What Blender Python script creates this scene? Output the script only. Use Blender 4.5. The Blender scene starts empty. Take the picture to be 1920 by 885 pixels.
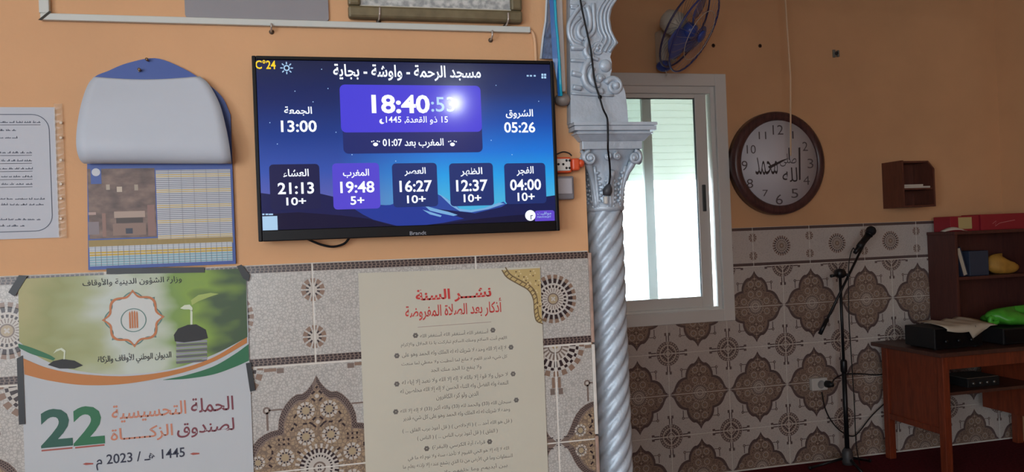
import bpy, bmesh, math, random
from mathutils import Vector, Matrix
random.seed(7)
PI = math.pi
C = bpy.context.scene.collection
S = bpy.context.scene

# ------------------------------------------------------------------ camera
FPX, YAW, PIT, ROL = 1455.5, 0.2396, 0.0052, 0.0391
CH = 1.48                                    # eye height
FW, FH = 1920, 885
F_ = Vector((math.sin(YAW)*math.cos(PIT), math.cos(YAW)*math.cos(PIT), math.sin(PIT)))
R0 = Vector((math.cos(YAW), -math.sin(YAW), 0))
U0 = R0.cross(F_)
R_ = R0*math.cos(ROL) - U0*math.sin(ROL)
U_ = R0*math.sin(ROL) + U0*math.cos(ROL)
CAM = Vector((0, 0, CH))
cd = bpy.data.cameras.new('camera'); cam = bpy.data.objects.new('camera', cd); C.objects.link(cam)
cd.sensor_width = 36; cd.lens = 36*FPX/FW; cd.clip_start = .02
M = Matrix((R_, U_, -F_)).transposed().to_4x4(); M.translation = CAM
cam.matrix_world = M; S.camera = cam

# ------------------------------------------------------------------ sky, exposure
S.view_settings.view_transform = 'Standard'; S.view_settings.look = 'None'
S.view_settings.exposure = 0.0; S.view_settings.gamma = 1; S.view_settings.use_curve_mapping = False
w = bpy.data.worlds.new('overcast_sky'); S.world = w; w.use_nodes = True
bg = w.node_tree.nodes['Background']; bg.inputs[0].default_value = (.80, .91, 1.0, 1); bg.inputs[1].default_value = 10.8

D1, D2, XR = 1.9374, 4.3463, 4.51          # wall with the screen, far wall, right wall
XL, YB, ZC = -2.6, -4.2, 3.1               # left wall, back wall, ceiling
WIN = (1.60, 2.407, .968, 2.42)           # far window: x0, x1, z0, z1
BWIN = [(-2.4, -.8, .8, 2.6)]              # window behind the camera: x0, x1, z0, z1
LWIN = [(-3.7, -2.3, .8, 2.6), (-1.9, -.5, .8, 2.6)]    # windows in the left wall: y0, y1, z0, z1
def portal(name, loc, rx, sx, sz, rz=0):
    l = bpy.data.lights.new(name, 'AREA'); l.shape = 'RECTANGLE'; l.size = sx; l.size_y = sz; l.cycles.is_portal = True
    o = bpy.data.objects.new(name, l); C.objects.link(o); o.location = loc; o.rotation_euler = (rx, 0, rz)
portal('window_portal', ((WIN[0]+WIN[1])/2, D2+.2, (WIN[2]+WIN[3])/2), -PI/2, WIN[1]-WIN[0], WIN[3]-WIN[2])
for b in BWIN: portal('window_portal', ((b[0]+b[1])/2, YB-.1, (b[2]+b[3])/2), PI/2, b[1]-b[0], b[3]-b[2])
for b in LWIN: portal('window_portal', (XL-.1, (b[0]+b[1])/2, (b[2]+b[3])/2), PI/2, b[1]-b[0], b[3]-b[2], -PI/2)

# ------------------------------------------------------------------ helpers
def ray(u, v):
    return F_ + R_*((u-FW/2)/FPX) - U_*((v-FH/2)/FPX)
def at(u, v, Y):
    d = ray(u, v); return CAM + d*(Y/d.y)
def atz(u, v, z):
    d = ray(u, v); return CAM + d*((z-CH)/d.z)
def atx(u, v, X):
    d = ray(u, v); return CAM + d*(X/d.x)
def lin(c):
    f = lambda x: x/12.92 if x <= .04045 else ((x+.055)/1.055)**2.4
    return tuple(f(x/255.) for x in c) + (1,)
MATS = {}
def nodes_of(name):
    m = bpy.data.materials.new(name); m.use_nodes = True
    return m, m.node_tree, m.node_tree.nodes['Principled BSDF']
def mat(name, rgb, rough=.6, metal=0, spec=.5, emit=0, var=0, vscale=8, bump=0, bscale=60, ecol=None):
    """plain paint-like surface; rgb in 0..255 sRGB; var = noise variation of the colour, bump = fine relief"""
    if name in MATS: return MATS[name]
    m, nt, p = nodes_of(name); col = lin(rgb)
    p.inputs['Base Color'].default_value = col
    p.inputs['Roughness'].default_value = rough; p.inputs['Metallic'].default_value = metal
    p.inputs['Specular IOR Level'].default_value = spec
    if emit:
        p.inputs['Emission Color'].default_value = lin(ecol) if ecol else col
        p.inputs['Emission Strength'].default_value = emit
    tc = nt.nodes.new('ShaderNodeTexCoord')
    if var:
        n = nt.nodes.new('ShaderNodeTexNoise'); n.inputs['Scale'].default_value = vscale; n.inputs['Detail'].default_value = 4
        nt.links.new(tc.outputs['Object'], n.inputs['Vector'])
        r = nt.nodes.new('ShaderNodeValToRGB'); r.color_ramp.elements[0].position = .3; r.color_ramp.elements[1].position = .7
        r.color_ramp.elements[0].color = tuple(max(0, c*(1-var)) for c in col[:3]) + (1,)
        r.color_ramp.elements[1].color = tuple(min(1, c*(1+var)) for c in col[:3]) + (1,)
        nt.links.new(n.outputs['Fac'], r.inputs[0]); nt.links.new(r.outputs[0], p.inputs['Base Color'])
    if bump:
        n = nt.nodes.new('ShaderNodeTexNoise'); n.inputs['Scale'].default_value = bscale; n.inputs['Detail'].default_value = 3
        nt.links.new(tc.outputs['Object'], n.inputs['Vector'])
        b = nt.nodes.new('ShaderNodeBump'); b.inputs['Strength'].default_value = bump; b.inputs['Distance'].default_value = .003
        nt.links.new(n.outputs['Fac'], b.inputs['Height']); nt.links.new(b.outputs[0], p.inputs['Normal'])
    MATS[name] = m; return m
def screen_mat(name, rgb, k=1.0):
    if name in MATS: return MATS[name]
    m, nt, p = nodes_of(name)
    p.inputs['Base Color'].default_value = (.004, .004, .005, 1); p.inputs['Roughness'].default_value = .09; p.inputs['Specular IOR Level'].default_value = .25
    p.inputs['Emission Color'].default_value = lin(rgb); p.inputs['Emission Strength'].default_value = k
    MATS[name] = m; return m
def wood(name, a, b, rough=.45, scale=6):
    if name in MATS: return MATS[name]
    m, nt, p = nodes_of(name)
    tc = nt.nodes.new('ShaderNodeTexCoord'); mp = nt.nodes.new('ShaderNodeMapping'); mp.inputs['Scale'].default_value = (scale*3, scale*3, scale*.35)
    n = nt.nodes.new('ShaderNodeTexNoise'); n.inputs['Scale'].default_value = 4; n.inputs['Detail'].default_value = 6; n.inputs['Distortion'].default_value = 1.2
    r = nt.nodes.new('ShaderNodeValToRGB'); r.color_ramp.elements[0].color = lin(a); r.color_ramp.elements[1].color = lin(b)
    r.color_ramp.elements[0].position = .3; r.color_ramp.elements[1].position = .72
    nt.links.new(tc.outputs['Object'], mp.inputs[0]); nt.links.new(mp.outputs[0], n.inputs['Vector'])
    nt.links.new(n.outputs['Fac'], r.inputs[0]); nt.links.new(r.outputs[0], p.inputs['Base Color'])
    p.inputs['Roughness'].default_value = rough
    MATS[name] = m; return m

class MB:
    """collects faces (world coordinates) with a material each; build() links ONE mesh object"""
    def __init__(s): s.v = []; s.f = []; s.mi = []; s.m = []; s.sm = []
    def mid(s, m):
        if m not in s.m: s.m.append(m)
        return s.m.index(m)
    def add(s, vs, fs, m, smooth=False):
        k = len(s.v); s.v += [tuple(x) for x in vs]; i = s.mid(m)
        for f in fs: s.f.append([k+j for j in f]); s.mi.append(i); s.sm.append(smooth)
        return s
    def box(s, a, b, m, c=0.0):
        a, b = [min(x, y) for x, y in zip(a, b)], [max(x, y) for x, y in zip(a, b)]
        c = min([c] + [(q-p)*.45 for p, q in zip(a, b)])
        if c <= 0:
            vs = [(x, y, z) for x in (a[0], b[0]) for y in (a[1], b[1]) for z in (a[2], b[2])]
            return s.add(vs, [(0, 1, 3, 2), (4, 6, 7, 5), (0, 4, 5, 1), (2, 3, 7, 6), (0, 2, 6, 4), (1, 5, 7, 3)], m)
        bm = bmesh.new(); bmesh.ops.create_cube(bm, size=1)
        for q in bm.verts: q.co = Vector([(a[i]+b[i])/2 + q.co[i]*(b[i]-a[i]) for i in range(3)])
        bmesh.ops.bevel(bm, geom=bm.edges[:], offset=c, segments=2, profile=.5, affect='EDGES')
        s.bm(bm, m); return s
    def bm(s, bm, m, mtx=None, smooth=False):
        bm.verts.index_update()
        s.add([(mtx @ q.co) if mtx else q.co.copy() for q in bm.verts], [[q.index for q in f.verts] for f in bm.faces], m, smooth); bm.free()
    def tube(s, pts, r, m, n=8, closed=False, smooth=True):
        pts = [Vector(p) for p in pts]; N = len(pts); vs = []; fs = []
        up = None
        for i, p in enumerate(pts):
            a = pts[(i-1) % N] if (closed or i) else p; b = pts[(i+1) % N] if (closed or i < N-1) else p
            t = (b-a).normalized()
            if up is None: up = t.orthogonal().normalized()
            up = (up - t*up.dot(t))
            up = up.normalized() if up.length > 1e-6 else t.orthogonal().normalized()
            q = t.cross(up); rr = r[i] if isinstance(r, (list, tuple)) else r
            for k in range(n):
                an = 2*PI*k/n; vs.append(p + up*(math.cos(an)*rr) + q*(math.sin(an)*rr))
        for i in range(N if closed else N-1):
            j = (i+1) % N
            for k in range(n):
                fs.append((i*n+k, i*n+(k+1) % n, j*n+(k+1) % n, j*n+k))
        if not closed:
            fs.append(tuple(range(n))[::-1]); fs.append(tuple((N-1)*n+k for k in range(n)))
        return s.add(vs, fs, m, smooth)
    def lathe(s, prof, o, ax, m, n=24, smooth=True, arc=2*PI):
        """prof = [(radius, along axis)]"""
        o = Vector(o); ax = Vector(ax).normalized(); a = ax.orthogonal().normalized(); b = ax.cross(a)
        vs = []; fs = []
        for r, h in prof:
            for k in range(n):
                t = 2*PI*k/n; vs.append(o + ax*h + a*(math.cos(t)*r) + b*(math.sin(t)*r))
        for i in range(len(prof)-1):
            for k in range(n): fs.append((i*n+k, i*n+(k+1) % n, (i+1)*n+(k+1) % n, (i+1)*n+k))
        fs.append(tuple(range(n))[::-1]); fs.append(tuple((len(prof)-1)*n+k for k in range(n)))
        return s.add(vs, fs, m, smooth)
    def ball(s, o, r, m, sc=(1, 1, 1), n=10):
        pr = [(max(1e-4, math.sin(PI*i/(n//2+1))), -math.cos(PI*i/(n//2+1))) for i in range(n//2+2)]
        k = len(s.v); s.lathe(pr, (0, 0, 0), (0, 0, 1), m, n)
        for i in range(k, len(s.v)):
            q = s.v[i]; s.v[i] = (o[0]+q[0]*r*sc[0], o[1]+q[1]*r*sc[1], o[2]+q[2]*r*sc[2])
        return s
    def prism(s, pts, y0, y1, m):
        """outline of (x, z) points, pushed from y0 (front) to y1"""
        n = len(pts); ar = sum(pts[i][0]*pts[(i+1) % n][1]-pts[(i+1) % n][0]*pts[i][1] for i in range(n))
        if ar < 0: pts = pts[::-1]
        vs = [(x, y0, z) for x, z in pts] + [(x, y1, z) for x, z in pts]
        fs = [tuple(range(n)), tuple(range(n, 2*n))[::-1]]
        fs += [(i, n+i, n+(i+1) % n, (i+1) % n) for i in range(n)]
        return s.add(vs, fs, m)
    def flat(s, pts, y, m):
        """flat print facing the room (-Y): outline of (x, z)"""
        n = len(pts); ar = sum(pts[i][0]*pts[(i+1) % n][1]-pts[(i+1) % n][0]*pts[i][1] for i in range(n))
        if ar < 0: pts = pts[::-1]
        return s.add([(x, y, z) for x, z in pts], [tuple(range(n))], m)
    def mesh(s, name, org=(0, 0, 0)):
        me = bpy.data.meshes.new(name)
        me.from_pydata([(x-org[0], y-org[1], z-org[2]) for x, y, z in s.v], [], s.f)
        for m in s.m: me.materials.append(m)
        me.polygons.foreach_set('material_index', s.mi); me.polygons.foreach_set('use_smooth', s.sm)
        me.update(); return me
    def build(s, name, parent=None, label=None):
        if parent is None:
            org = (0, 0, 0)
        else: org = worldpos(parent)
        o = bpy.data.objects.new(name, s.mesh(name, org)); C.objects.link(o)
        if parent is not None: o.parent = parent
        if label: o['label'] = label
        return o
def worldpos(o):
    p = Vector((0, 0, 0))
    while o is not None: p += o.location; o = o.parent
    return p
def thing(name, label, cat, loc, group=None):
    o = bpy.data.objects.new(name, None); C.objects.link(o); o.location = loc; o.empty_display_size = .05
    o['label'] = label; o['category'] = cat
    if group: o['group'] = group
    return o
def solo(mb, name, label, cat, loc, group=None):
    """a thing that is one mesh, origin at loc"""
    o = bpy.data.objects.new(name, mb.mesh(name, loc)); C.objects.link(o); o.location = loc
    o['label'] = label; o['category'] = cat
    if group: o['group'] = group
    return o
def struct(mb, name):
    o = mb.build(name); o['kind'] = 'structure'; return o
def crv(pts, n=6, closed=False):
    """smooth curve through points"""
    P = [Vector(p) for p in pts]; N = len(P); out = []
    for i in range(N if closed else N-1):
        a = P[(i-1) % N] if (closed or i) else P[0]*2-P[1]; b = P[i]; c = P[(i+1) % N]
        d = P[(i+2) % N] if (closed or i < N-2) else P[-1]*2-P[-2]
        for k in range(n):
            t = k/n
            out.append(.5*((2*b)+(c-a)*t+(2*a-5*b+4*c-d)*t*t+(3*b-a-3*c+d)*t**3))
    if not closed: out.append(P[-1])
    return out
def rrect(x0, z0, x1, z1, r, n=4):
    out = []
    for cx, cz, a in ((x1-r, z1-r, 0), (x0+r, z1-r, PI/2), (x0+r, z0+r, PI), (x1-r, z0+r, 1.5*PI)):
        for k in range(n+1): t = a+PI/2*k/n; out.append((cx+r*math.cos(t), cz+r*math.sin(t)))
    return out
def disc(x, z, r, n=16, rz=None):
    return [(x+r*math.cos(2*PI*k/n), z+(rz or r)*math.sin(2*PI*k/n)) for k in range(n)]

# ------------------------------------------------------------------ lettering (built-in font, Arabic letters joined by hand)
FORMS = {}
def _forms():
    c = 0xFE80
    for ch, k in [(0x621, 1), (0x622, 2), (0x623, 2), (0x624, 2), (0x625, 2), (0x626, 4), (0x627, 2), (0x628, 4), (0x629, 2)] + \
            [(x, 4) for x in range(0x62A, 0x62F)] + [(x, 2) for x in range(0x62F, 0x633)] + [(x, 4) for x in range(0x633, 0x63B)] + \
            [(x, 4) for x in range(0x641, 0x648)] + [(0x648, 2), (0x649, 2), (0x64A, 4)]:
        FORMS[chr(ch)] = [chr(c+i) for i in range(k)]; c += k
_forms()
LAMALEF = {'\u0622': 0xFEF5, '\u0623': 0xFEF7, '\u0625': 0xFEF9, '\u0627': 0xFEFB}
def shape(s):
    """logical Arabic text -> left-to-right string of joined letter forms"""
    out = []; i = 0; link = False
    def two(ch): return ch == '\u0640' or len(FORMS.get(ch, '')) == 4
    while i < len(s):
        ch = s[i]; nx = s[i+1] if i+1 < len(s) else ''
        if ch == '\u0644' and nx in LAMALEF:
            out.append(chr(LAMALEF[nx] + (1 if link else 0))); link = False; i += 2; continue
        if ch == '\u0640': out.append(ch); link = True
        elif ch in FORMS:
            f = FORMS[ch]; fwd = len(f) == 4 and (nx in FORMS and len(FORMS[nx]) > 1 or nx == '\u0640')
            k = (3 if fwd else 1) if (link and len(f) > 1) else (2 if fwd else 0)
            out.append(f[k]); link = fwd
        else: out.append(ch); link = False
        i += 1
    toks = []
    for ch in out:                              # keep numbers in their own order
        if ch in '0123456789:' and toks and toks[-1][-1] in '0123456789:': toks[-1] += ch
        else: toks.append(ch)
    sw = {'(': ')', ')': '('}
    return ''.join(sw.get(t, t) for t in reversed(toks))
TXT = {}
def glyphs(s, off=0.0):
    if (s, off) in TXT: return TXT[(s, off)]
    cu = bpy.data.curves.new('lettering', 'FONT'); cu.body = s; cu.resolution_u = 3; cu.offset = off
    o = bpy.data.objects.new('lettering', cu); C.objects.link(o); bpy.context.view_layer.update()
    me = o.to_mesh(); vs = [(q.co.x, q.co.y) for q in me.vertices]; fs = [tuple(p.vertices) for p in me.polygons]
    o.to_mesh_clear(); bpy.data.objects.remove(o); bpy.data.curves.remove(cu)
    x0 = min(q[0] for q in vs); x1 = max(q[0] for q in vs); y0 = min(q[1] for q in vs); y1 = max(q[1] for q in vs)
    TXT[(s, off)] = ([((x-x0)/(x1-x0), (y-y0)/(y1-y0)) for x, y in vs], fs); return TXT[(s, off)]
def write(mb, s, x0, z0, x1, z1, y, m, off=0.0, ar=True, skew=0.0):
    """lettering filling the box x0..x1, z0..z1 on the plane y"""
    vs, fs = glyphs(shape(s) if ar else s, off)
    W = [(x0+(x1-x0)*a, y, z0+(z1-z0)*b + skew*(a-.5)*(x1-x0)) for a, b in vs]
    nf = []
    for f in fs:
        a, b, c = W[f[0]], W[f[1]], W[f[2]]
        nf.append(f if (b[0]-a[0])*(c[2]-a[2])-(b[2]-a[2])*(c[0]-a[0]) > 0 else f[::-1])
    mb.add(W, nf, m)
class Plane:
    """flat art on the wall-parallel plane y: pixel places -> (x, z)"""
    def __init__(s, Y): s.Y = Y
    def p(s, u, v): q = at(u, v, s.Y); return (q.x, q.z)
    def P(s, pts): return [s.p(*q) for q in pts]
    def text(s, mb, t, u0, v0, u1, v1, y, m, off=0.0, ar=True):
        uc, vc = (u0+u1)/2, (v0+v1)/2; c = s.p(uc, vc); l = s.p(u0, vc); r = s.p(u1, vc); a = s.p(uc, v0); b = s.p(uc, v1)
        W = r[0]-l[0]; H = a[1]-b[1]
        write(mb, t, c[0]-W/2, c[1]-H/2, c[0]+W/2, c[1]+H/2, y, m, off, ar)

# ------------------------------------------------------------------ the room
m_orange = mat('orange_wall_paint', (212, 164, 120), .75, var=.05, vscale=3, bump=.15, bscale=90)
m_grout = mat('pale_grout', (216, 212, 203), .9, var=.08, vscale=40)
m_ceil = mat('white_ceiling_paint', (214, 208, 198), .9)
m_carpet = mat('maroon_carpet', (92, 30, 38), .98, spec=.1, var=.3, vscale=60, bump=.8, bscale=400)
struct(MB().box((XL, YB, -.1), (XR, D2, 0), m_carpet), 'floor')
struct(MB().box((XL-.15, YB-.2, ZC), (XR+.15, D2+.25, ZC+.1), m_ceil), 'ceiling')
XE = .6785                                    # where the screen wall ends
wall_front = struct(MB().box((XL, D1, 0), (XE, D1+.17, ZC), m_orange), 'wall_front')
mb = MB(); mb.box((XE, D1, 2.85), (3.5, D1+.17, ZC), m_orange); mb.box((3.5, D1, 0), (XR, D1+.17, ZC), m_orange)     # unseen header and pier, added to block light into the far room
struct(mb, 'wall_light_block')
mb = MB(); x0, x1, z0, z1 = WIN; T = .25
mb.box((XL, D2, 0), (x0, D2+T, ZC), m_orange); mb.box((x1, D2, 0), (XR+.15, D2+T, ZC), m_orange)
mb.box((x0, D2, 0), (x1, D2+T, z0), m_orange); mb.box((x0, D2, z1), (x1, D2+T, ZC), m_orange)
wall_far = struct(mb, 'wall_far')
struct(MB().box((XR, YB-.2, 0), (XR+.15, D2, ZC), m_orange), 'wall_right')
mb = MB(); ys = [YB-.2] + [q for b in LWIN for q in b[:2]] + [D2+.25]
for i in range(0, len(ys), 2): mb.box((XL-.15, ys[i], 0), (XL, ys[i+1], ZC), m_orange)
for b in LWIN:
    mb.box((XL-.15, b[0], 0), (XL, b[1], b[2]), m_orange); mb.box((XL-.15, b[0], b[3]), (XL, b[1], ZC), m_orange)
struct(mb, 'wall_left')
mb = MB(); xs = [XL] + [q for b in BWIN for q in b[:2]] + [XR]
for i in range(0, len(xs), 2): mb.box((xs[i], YB-.2, 0), (xs[i+1], YB, ZC), m_orange)
for b in BWIN:
    mb.box((b[0], YB-.2, 0), (b[1], YB, b[2]), m_orange); mb.box((b[0], YB-.2, b[3]), (b[1], YB, ZC), m_orange)
struct(mb, 'wall_back')

# ------------------------------------------------------------------ wall tiles, 40 x 25 cm, printed like mosaic
def mosaic(name, base, line, scale):
    m, nt, p = nodes_of(name)
    tc = nt.nodes.new('ShaderNodeTexCoord'); v = nt.nodes.new('ShaderNodeTexVoronoi'); v.feature = 'DISTANCE_TO_EDGE'
    v.inputs['Scale'].default_value = scale; v.inputs['Randomness'].default_value = .75
    r = nt.nodes.new('ShaderNodeValToRGB'); r.color_ramp.elements[0].color = lin(line); r.color_ramp.elements[1].color = lin(base)
    r.color_ramp.elements[0].position = .03; r.color_ramp.elements[1].position = .14
    nt.links.new(tc.outputs['Object'], v.inputs['Vector']); nt.links.new(v.outputs['Distance'], r.inputs[0])
    nt.links.new(r.outputs[0], p.inputs['Base Color']); p.inputs['Roughness'].default_value = .28
    return m
t_white = mosaic('tile_white_mosaic', (190, 188, 182), (162, 160, 155), 140)
t_tan = mosaic('tile_tan_mosaic', (160, 140, 114), (122, 106, 92), 110)
t_taupe = mat('tile_taupe', (120, 106, 98), .28)
t_dark = mat('tile_dark', (48, 38, 42), .28)
t_brown = mat('tile_brown', (136, 112, 96), .28)
t_petal = mat('tile_petal_white', (190, 185, 176), .28)
t_gold = mat('tile_gold', (170, 154, 124), .28)
TL = .00022                                   # thickness of one print layer
class Tile:
    def __init__(s, h):
        s.mb = MB(); s.h = h; s.W = .198; s.mb.box((-.198, .0, .0018), (.198, .008, h-.0018), t_white, .0012)
    def clip(s, pts):
        lo, hi, b, t = -s.W, s.W, .0018, s.h-.0018
        for ax, lim, sg in ((0, lo, 1), (0, hi, -1), (1, b, 1), (1, t, -1)):
            out = []
            for i in range(len(pts)):
                p, q = pts[i-1], pts[i]; dp = (p[ax]-lim)*sg; dq = (q[ax]-lim)*sg
                if (dp < 0) != (dq < 0):
                    k = dp/(dp-dq); out.append((p[0]+(q[0]-p[0])*k, p[1]+(q[1]-p[1])*k))
                if dq >= 0: out.append(q)
            pts = out
            if len(pts) < 3: return None
        return pts
    def poly(s, pts, m, L):
        pts = s.clip(pts)
        if pts: s.mb.flat(pts, -L*TL, m)
    def bar(s, x, z, l, w_, a, m, L):
        c, d = math.cos(a), math.sin(a)
        s.poly([(x+c*i*l/2-d*j*w_/2, z+d*i*l/2+c*j*w_/2) for i, j in ((-1, -1), (1, -1), (1, 1), (-1, 1))], m, L)
    def ring(s, x, z, n, r0, r1, f, m, L, a0=0.0, taper=1.0):
        for k in range(n):
            a = a0+2*PI*k/n; da = PI/n*f
            s.poly([(x+r0*math.cos(a-da*taper), z+r0*math.sin(a-da*taper)), (x+r1*math.cos(a-da), z+r1*math.sin(a-da)),
                    (x+r1*math.cos(a+da), z+r1*math.sin(a+da)), (x+r0*math.cos(a+da*taper), z+r0*math.sin(a+da*taper))], m, L)
    def circ(s, x, z, r, m, L, n=20): s.poly(disc(x, z, r, n), m, L)
    def flower(s, x, z, r, L):
        s.ring(x, z, 10, r*.45, r, .7, t_petal, L, .1, 1.1); s.circ(x, z, r*.42, t_gold, L, 10)
        s.ring(x, z, 10, r*.46, r*.66, .55, t_dark, L+1, .1)
    def wheel(s, x, z):
        s.circ(x, z, .074, t_taupe, 1, 30); s.ring(x, z, 26, .061, .070, .5, t_petal, 2); s.circ(x, z, .056, t_petal, 2, 26)
        s.ring(x, z, 4, .034, .050, .86, t_taupe, 3, PI/4); s.ring(x, z, 20, .037, .047, .4, t_dark, 4); s.circ(x, z, .022, t_taupe, 3); s.circ(x, z, .016, t_petal, 4, 14); s.circ(x, z, .008, t_gold, 5, 8)
        for a in (0, PI/2, PI, 1.5*PI):
            c, d = math.cos(a), math.sin(a)
            for e in (-1, 1):
                s.bar(x+c*.093-d*e*.0075, z+d*.093+c*e*.0075, .034, .007, a, t_taupe, 1)
                s.bar(x+c*.117-d*e*.013, z+d*.117+c*e*.013, .018, .013, a, t_taupe, 1)
    def medallion(s, x, z):
        s.ring(x, z, 20, .066, .080, .6, t_brown, 1); s.circ(x, z, .064, t_petal, 1, 28)
        s.ring(x, z, 20, .040, .056, .55, t_dark, 2); s.ring(x, z, 20, .057, .064, .45, t_dark, 2, PI/20)
        s.ring(x, z, 20, .022, .037, .45, t_taupe, 2, PI/20); s.circ(x, z, .021, t_taupe, 3); s.circ(x, z, .017, t_petal, 4, 14); s.circ(x, z, .009, t_gold, 5, 8)
        for a in (0, PI/2, PI, 1.5*PI):
            c, d = math.cos(a), math.sin(a)
            for e in (-1, 1):
                s.bar(x+c*.095-d*e*.008, z+d*.095+c*e*.008, .028, .008, a, t_brown, 1)
                s.bar(x+c*.118-d*e*.011, z+d*.118+c*e*.011, .016, .012, a, t_taupe, 1)
HALF = [(0, .222), (.010, .203), (.022, .188), (.034, .180), (.047, .180), (.060, .172), (.073, .158), (.083, .142), (.090, .122), (.092, .100),
        (.108, .097), (.124, .091), (.138, .082), (.150, .069), (.160, .052), (.167, .036), (.177, .018), (.1975, .0)]
def half_diamond(far=False):
    t = Tile(.25); out = HALF + [(-x, z) for x, z in HALF[::-1][:-1]]
    def inset(d):
        o = []
        for x, z in HALF:
            n = Vector((-(x+.0001)/.2**2*.2, -(z+.02)/.23**2*.2)).normalized(); o.append((max(0, x+n.x*d), max(0, z+n.y*d)))
        return o + [(-x, z) for x, z in o[::-1][:-1]]
    t.poly(out, t_taupe, 1); t.poly(inset(.019), t_tan, 2)
    for d in (.004, .0085, .013):
        o = inset(d); o = [(q.x, q.y) for q in crv([Vector((x, z)) for x, z in o], 3)]
        k = 0
        for i in range(0, len(o)-1):
            a, b = Vector(o[i]), Vector(o[i+1])
            t.bar((a.x+b.x)/2, (a.y+b.y)/2, .0036, .0026, math.atan2(b.y-a.y, b.x-a.x), t_dark, 2 if d < .018 else 3)
    t.ring(0, 0, 26, .040, .058, .42, t_petal, 3); t.circ(0, 0, .045, t_petal, 3, 30)
    t.ring(0, 0, 26, .036, .047, .55, t_dark, 4); t.ring(0, 0, 26, .026, .031, .5, t_dark, 4, .1); t.circ(0, 0, .015, t_taupe, 4); t.circ(0, 0, .011, t_petal, 5, 12); t.ring(0, 0, 6, .002, .007, .6, t_dark, 6)
    for sx in (-1, 1):
        for x, z, r in ((.027, .139, .021), (.029, .077, .021), (.078, .032, .021), (.140, .026, .016)): t.flower(sx*x, z, r, 3)
        for i in range(3):
            for j in range(2): t.bar(sx*(.069+.011*i), .064+.011*j, .006 if (i+j) % 2 else .004, .0045, 0 if i == 1 else PI/2, t_dark, 3)
        for x, z, a in ((.052, .108, .7), (.060, .098, 2.3), (.112, .062, .8), (.107, .047, 1.57), (.112, .033, 2.3), (.112, .016, .7), (.052, .128, 2.2), (.046, .041, .6), (.030, .108, 0), (.016, .108, .5)):
            t.bar(sx*x, z, .0095, .0045, a if sx > 0 else PI-a, t_dark, 3)
        t.bar(sx*.0975, .147, .034, .004, 0, t_taupe, 1); t.bar(sx*.1155, .122, .045, .005, PI/2, t_taupe, 1)
        t.circ(sx*.1165, .147, .009, t_taupe, 1, 10); t.circ(sx*.1165, .147, .0045, t_petal, 2, 8)
        (t.wheel if far else t.medallion)(sx*.2, .25)
    for z in (.172, .110):
        for a in (PI/4, 3*PI/4, 5*PI/4, 7*PI/4): t.bar(math.cos(a)*.012, z+math.sin(a)*.012, .010, .0045, a+PI/2, t_dark, 3)
        t.circ(0, z, .005, t_petal, 3, 8)
    t.bar(0, .193, .006, .005, .78, t_dark, 3)
    return t.mb
HL = .243
def listello():
    t = Tile(HL)
    for zb in (.0030, HL-.0205):
        t.poly([(-.1985, zb), (.1985, zb), (.1985, zb+.0175), (-.1985, zb+.0175)], t_taupe, 1)
        for j in range(3):
            for i in range(40): t.bar(-.1935+.00992*i+(.002 if j == 1 else 0), zb+.0032+.0056*j, .0066, .0042, 0, t_dark, 2)
    z = HL/2
    t.ring(0, z, 22, .052, .063, .62, t_brown, 1); t.ring(0, z, 22, .041, .053, .62, t_dark, 1); t.circ(0, z, .040, t_petal, 1, 28)
    t.ring(0, z, 22, .029, .036, .55, t_dark, 2, .1); t.ring(0, z, 22, .017, .027, .3, t_taupe, 2); t.circ(0, z, .0155, t_taupe, 3); t.circ(0, z, .0125, t_gold, 4, 14)
    t.bar(0, z, .014, .004, PI/4, t_petal, 5); t.bar(0, z, .014, .004, 3*PI/4, t_petal, 6)
    for sx in (-1, 1):
        for f in (.265, .73):
            t.ring(sx*.2, HL*f, 10, .017, .028, .7, t_brown, 1, .3); t.circ(sx*.2, HL*f, .017, t_petal, 1, 14); t.ring(sx*.2, HL*f, 10, .010, .017, .5, t_dark, 2, .3)
    return t.mb
def to_bm(mb):
    me = mb.mesh('tmp'); bm = bmesh.new(); bm.from_mesh(me); bpy.data.meshes.remove(me); return bm
def cut(bm, ax, lim, keep_less):
    no = Vector((0, 0, 0)); no[ax] = 1; co = Vector((0, 0, 0)); co[ax] = lim
    bmesh.ops.bisect_plane(bm, geom=bm.verts[:]+bm.edges[:]+bm.faces[:], plane_co=co, plane_no=no, clear_outer=keep_less, clear_inner=not keep_less)
HD = half_diamond(); LS = listello()
# the far wall has the browner, duller run of the same tiles
far_of = {t_white: mosaic('far_tile_ground', (200, 192, 185), (184, 176, 170), 140), t_tan: mosaic('far_tile_tan', (150, 128, 112), (124, 106, 96), 110), t_taupe: mat('far_tile_taupe', (108, 92, 90), .28), t_dark: mat('far_tile_dark', (82, 66, 64), .28),
          t_brown: mat('far_tile_brown', (134, 108, 96), .28), t_petal: mat('far_tile_petal', (184, 170, 158), .28), t_gold: mat('far_tile_gold', (150, 126, 104), .28)}
def recolour(src):
    q = MB(); q.v = src.v; q.f = src.f; q.mi = src.mi; q.sm = src.sm; q.m = [far_of[m] for m in src.m]; return q
HDF = half_diamond(True); HD2 = recolour(HDF); LS2 = recolour(LS)
me_up = HD.mesh('half_diamond_tile'); me_li = LS.mesh('border_tile')
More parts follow.
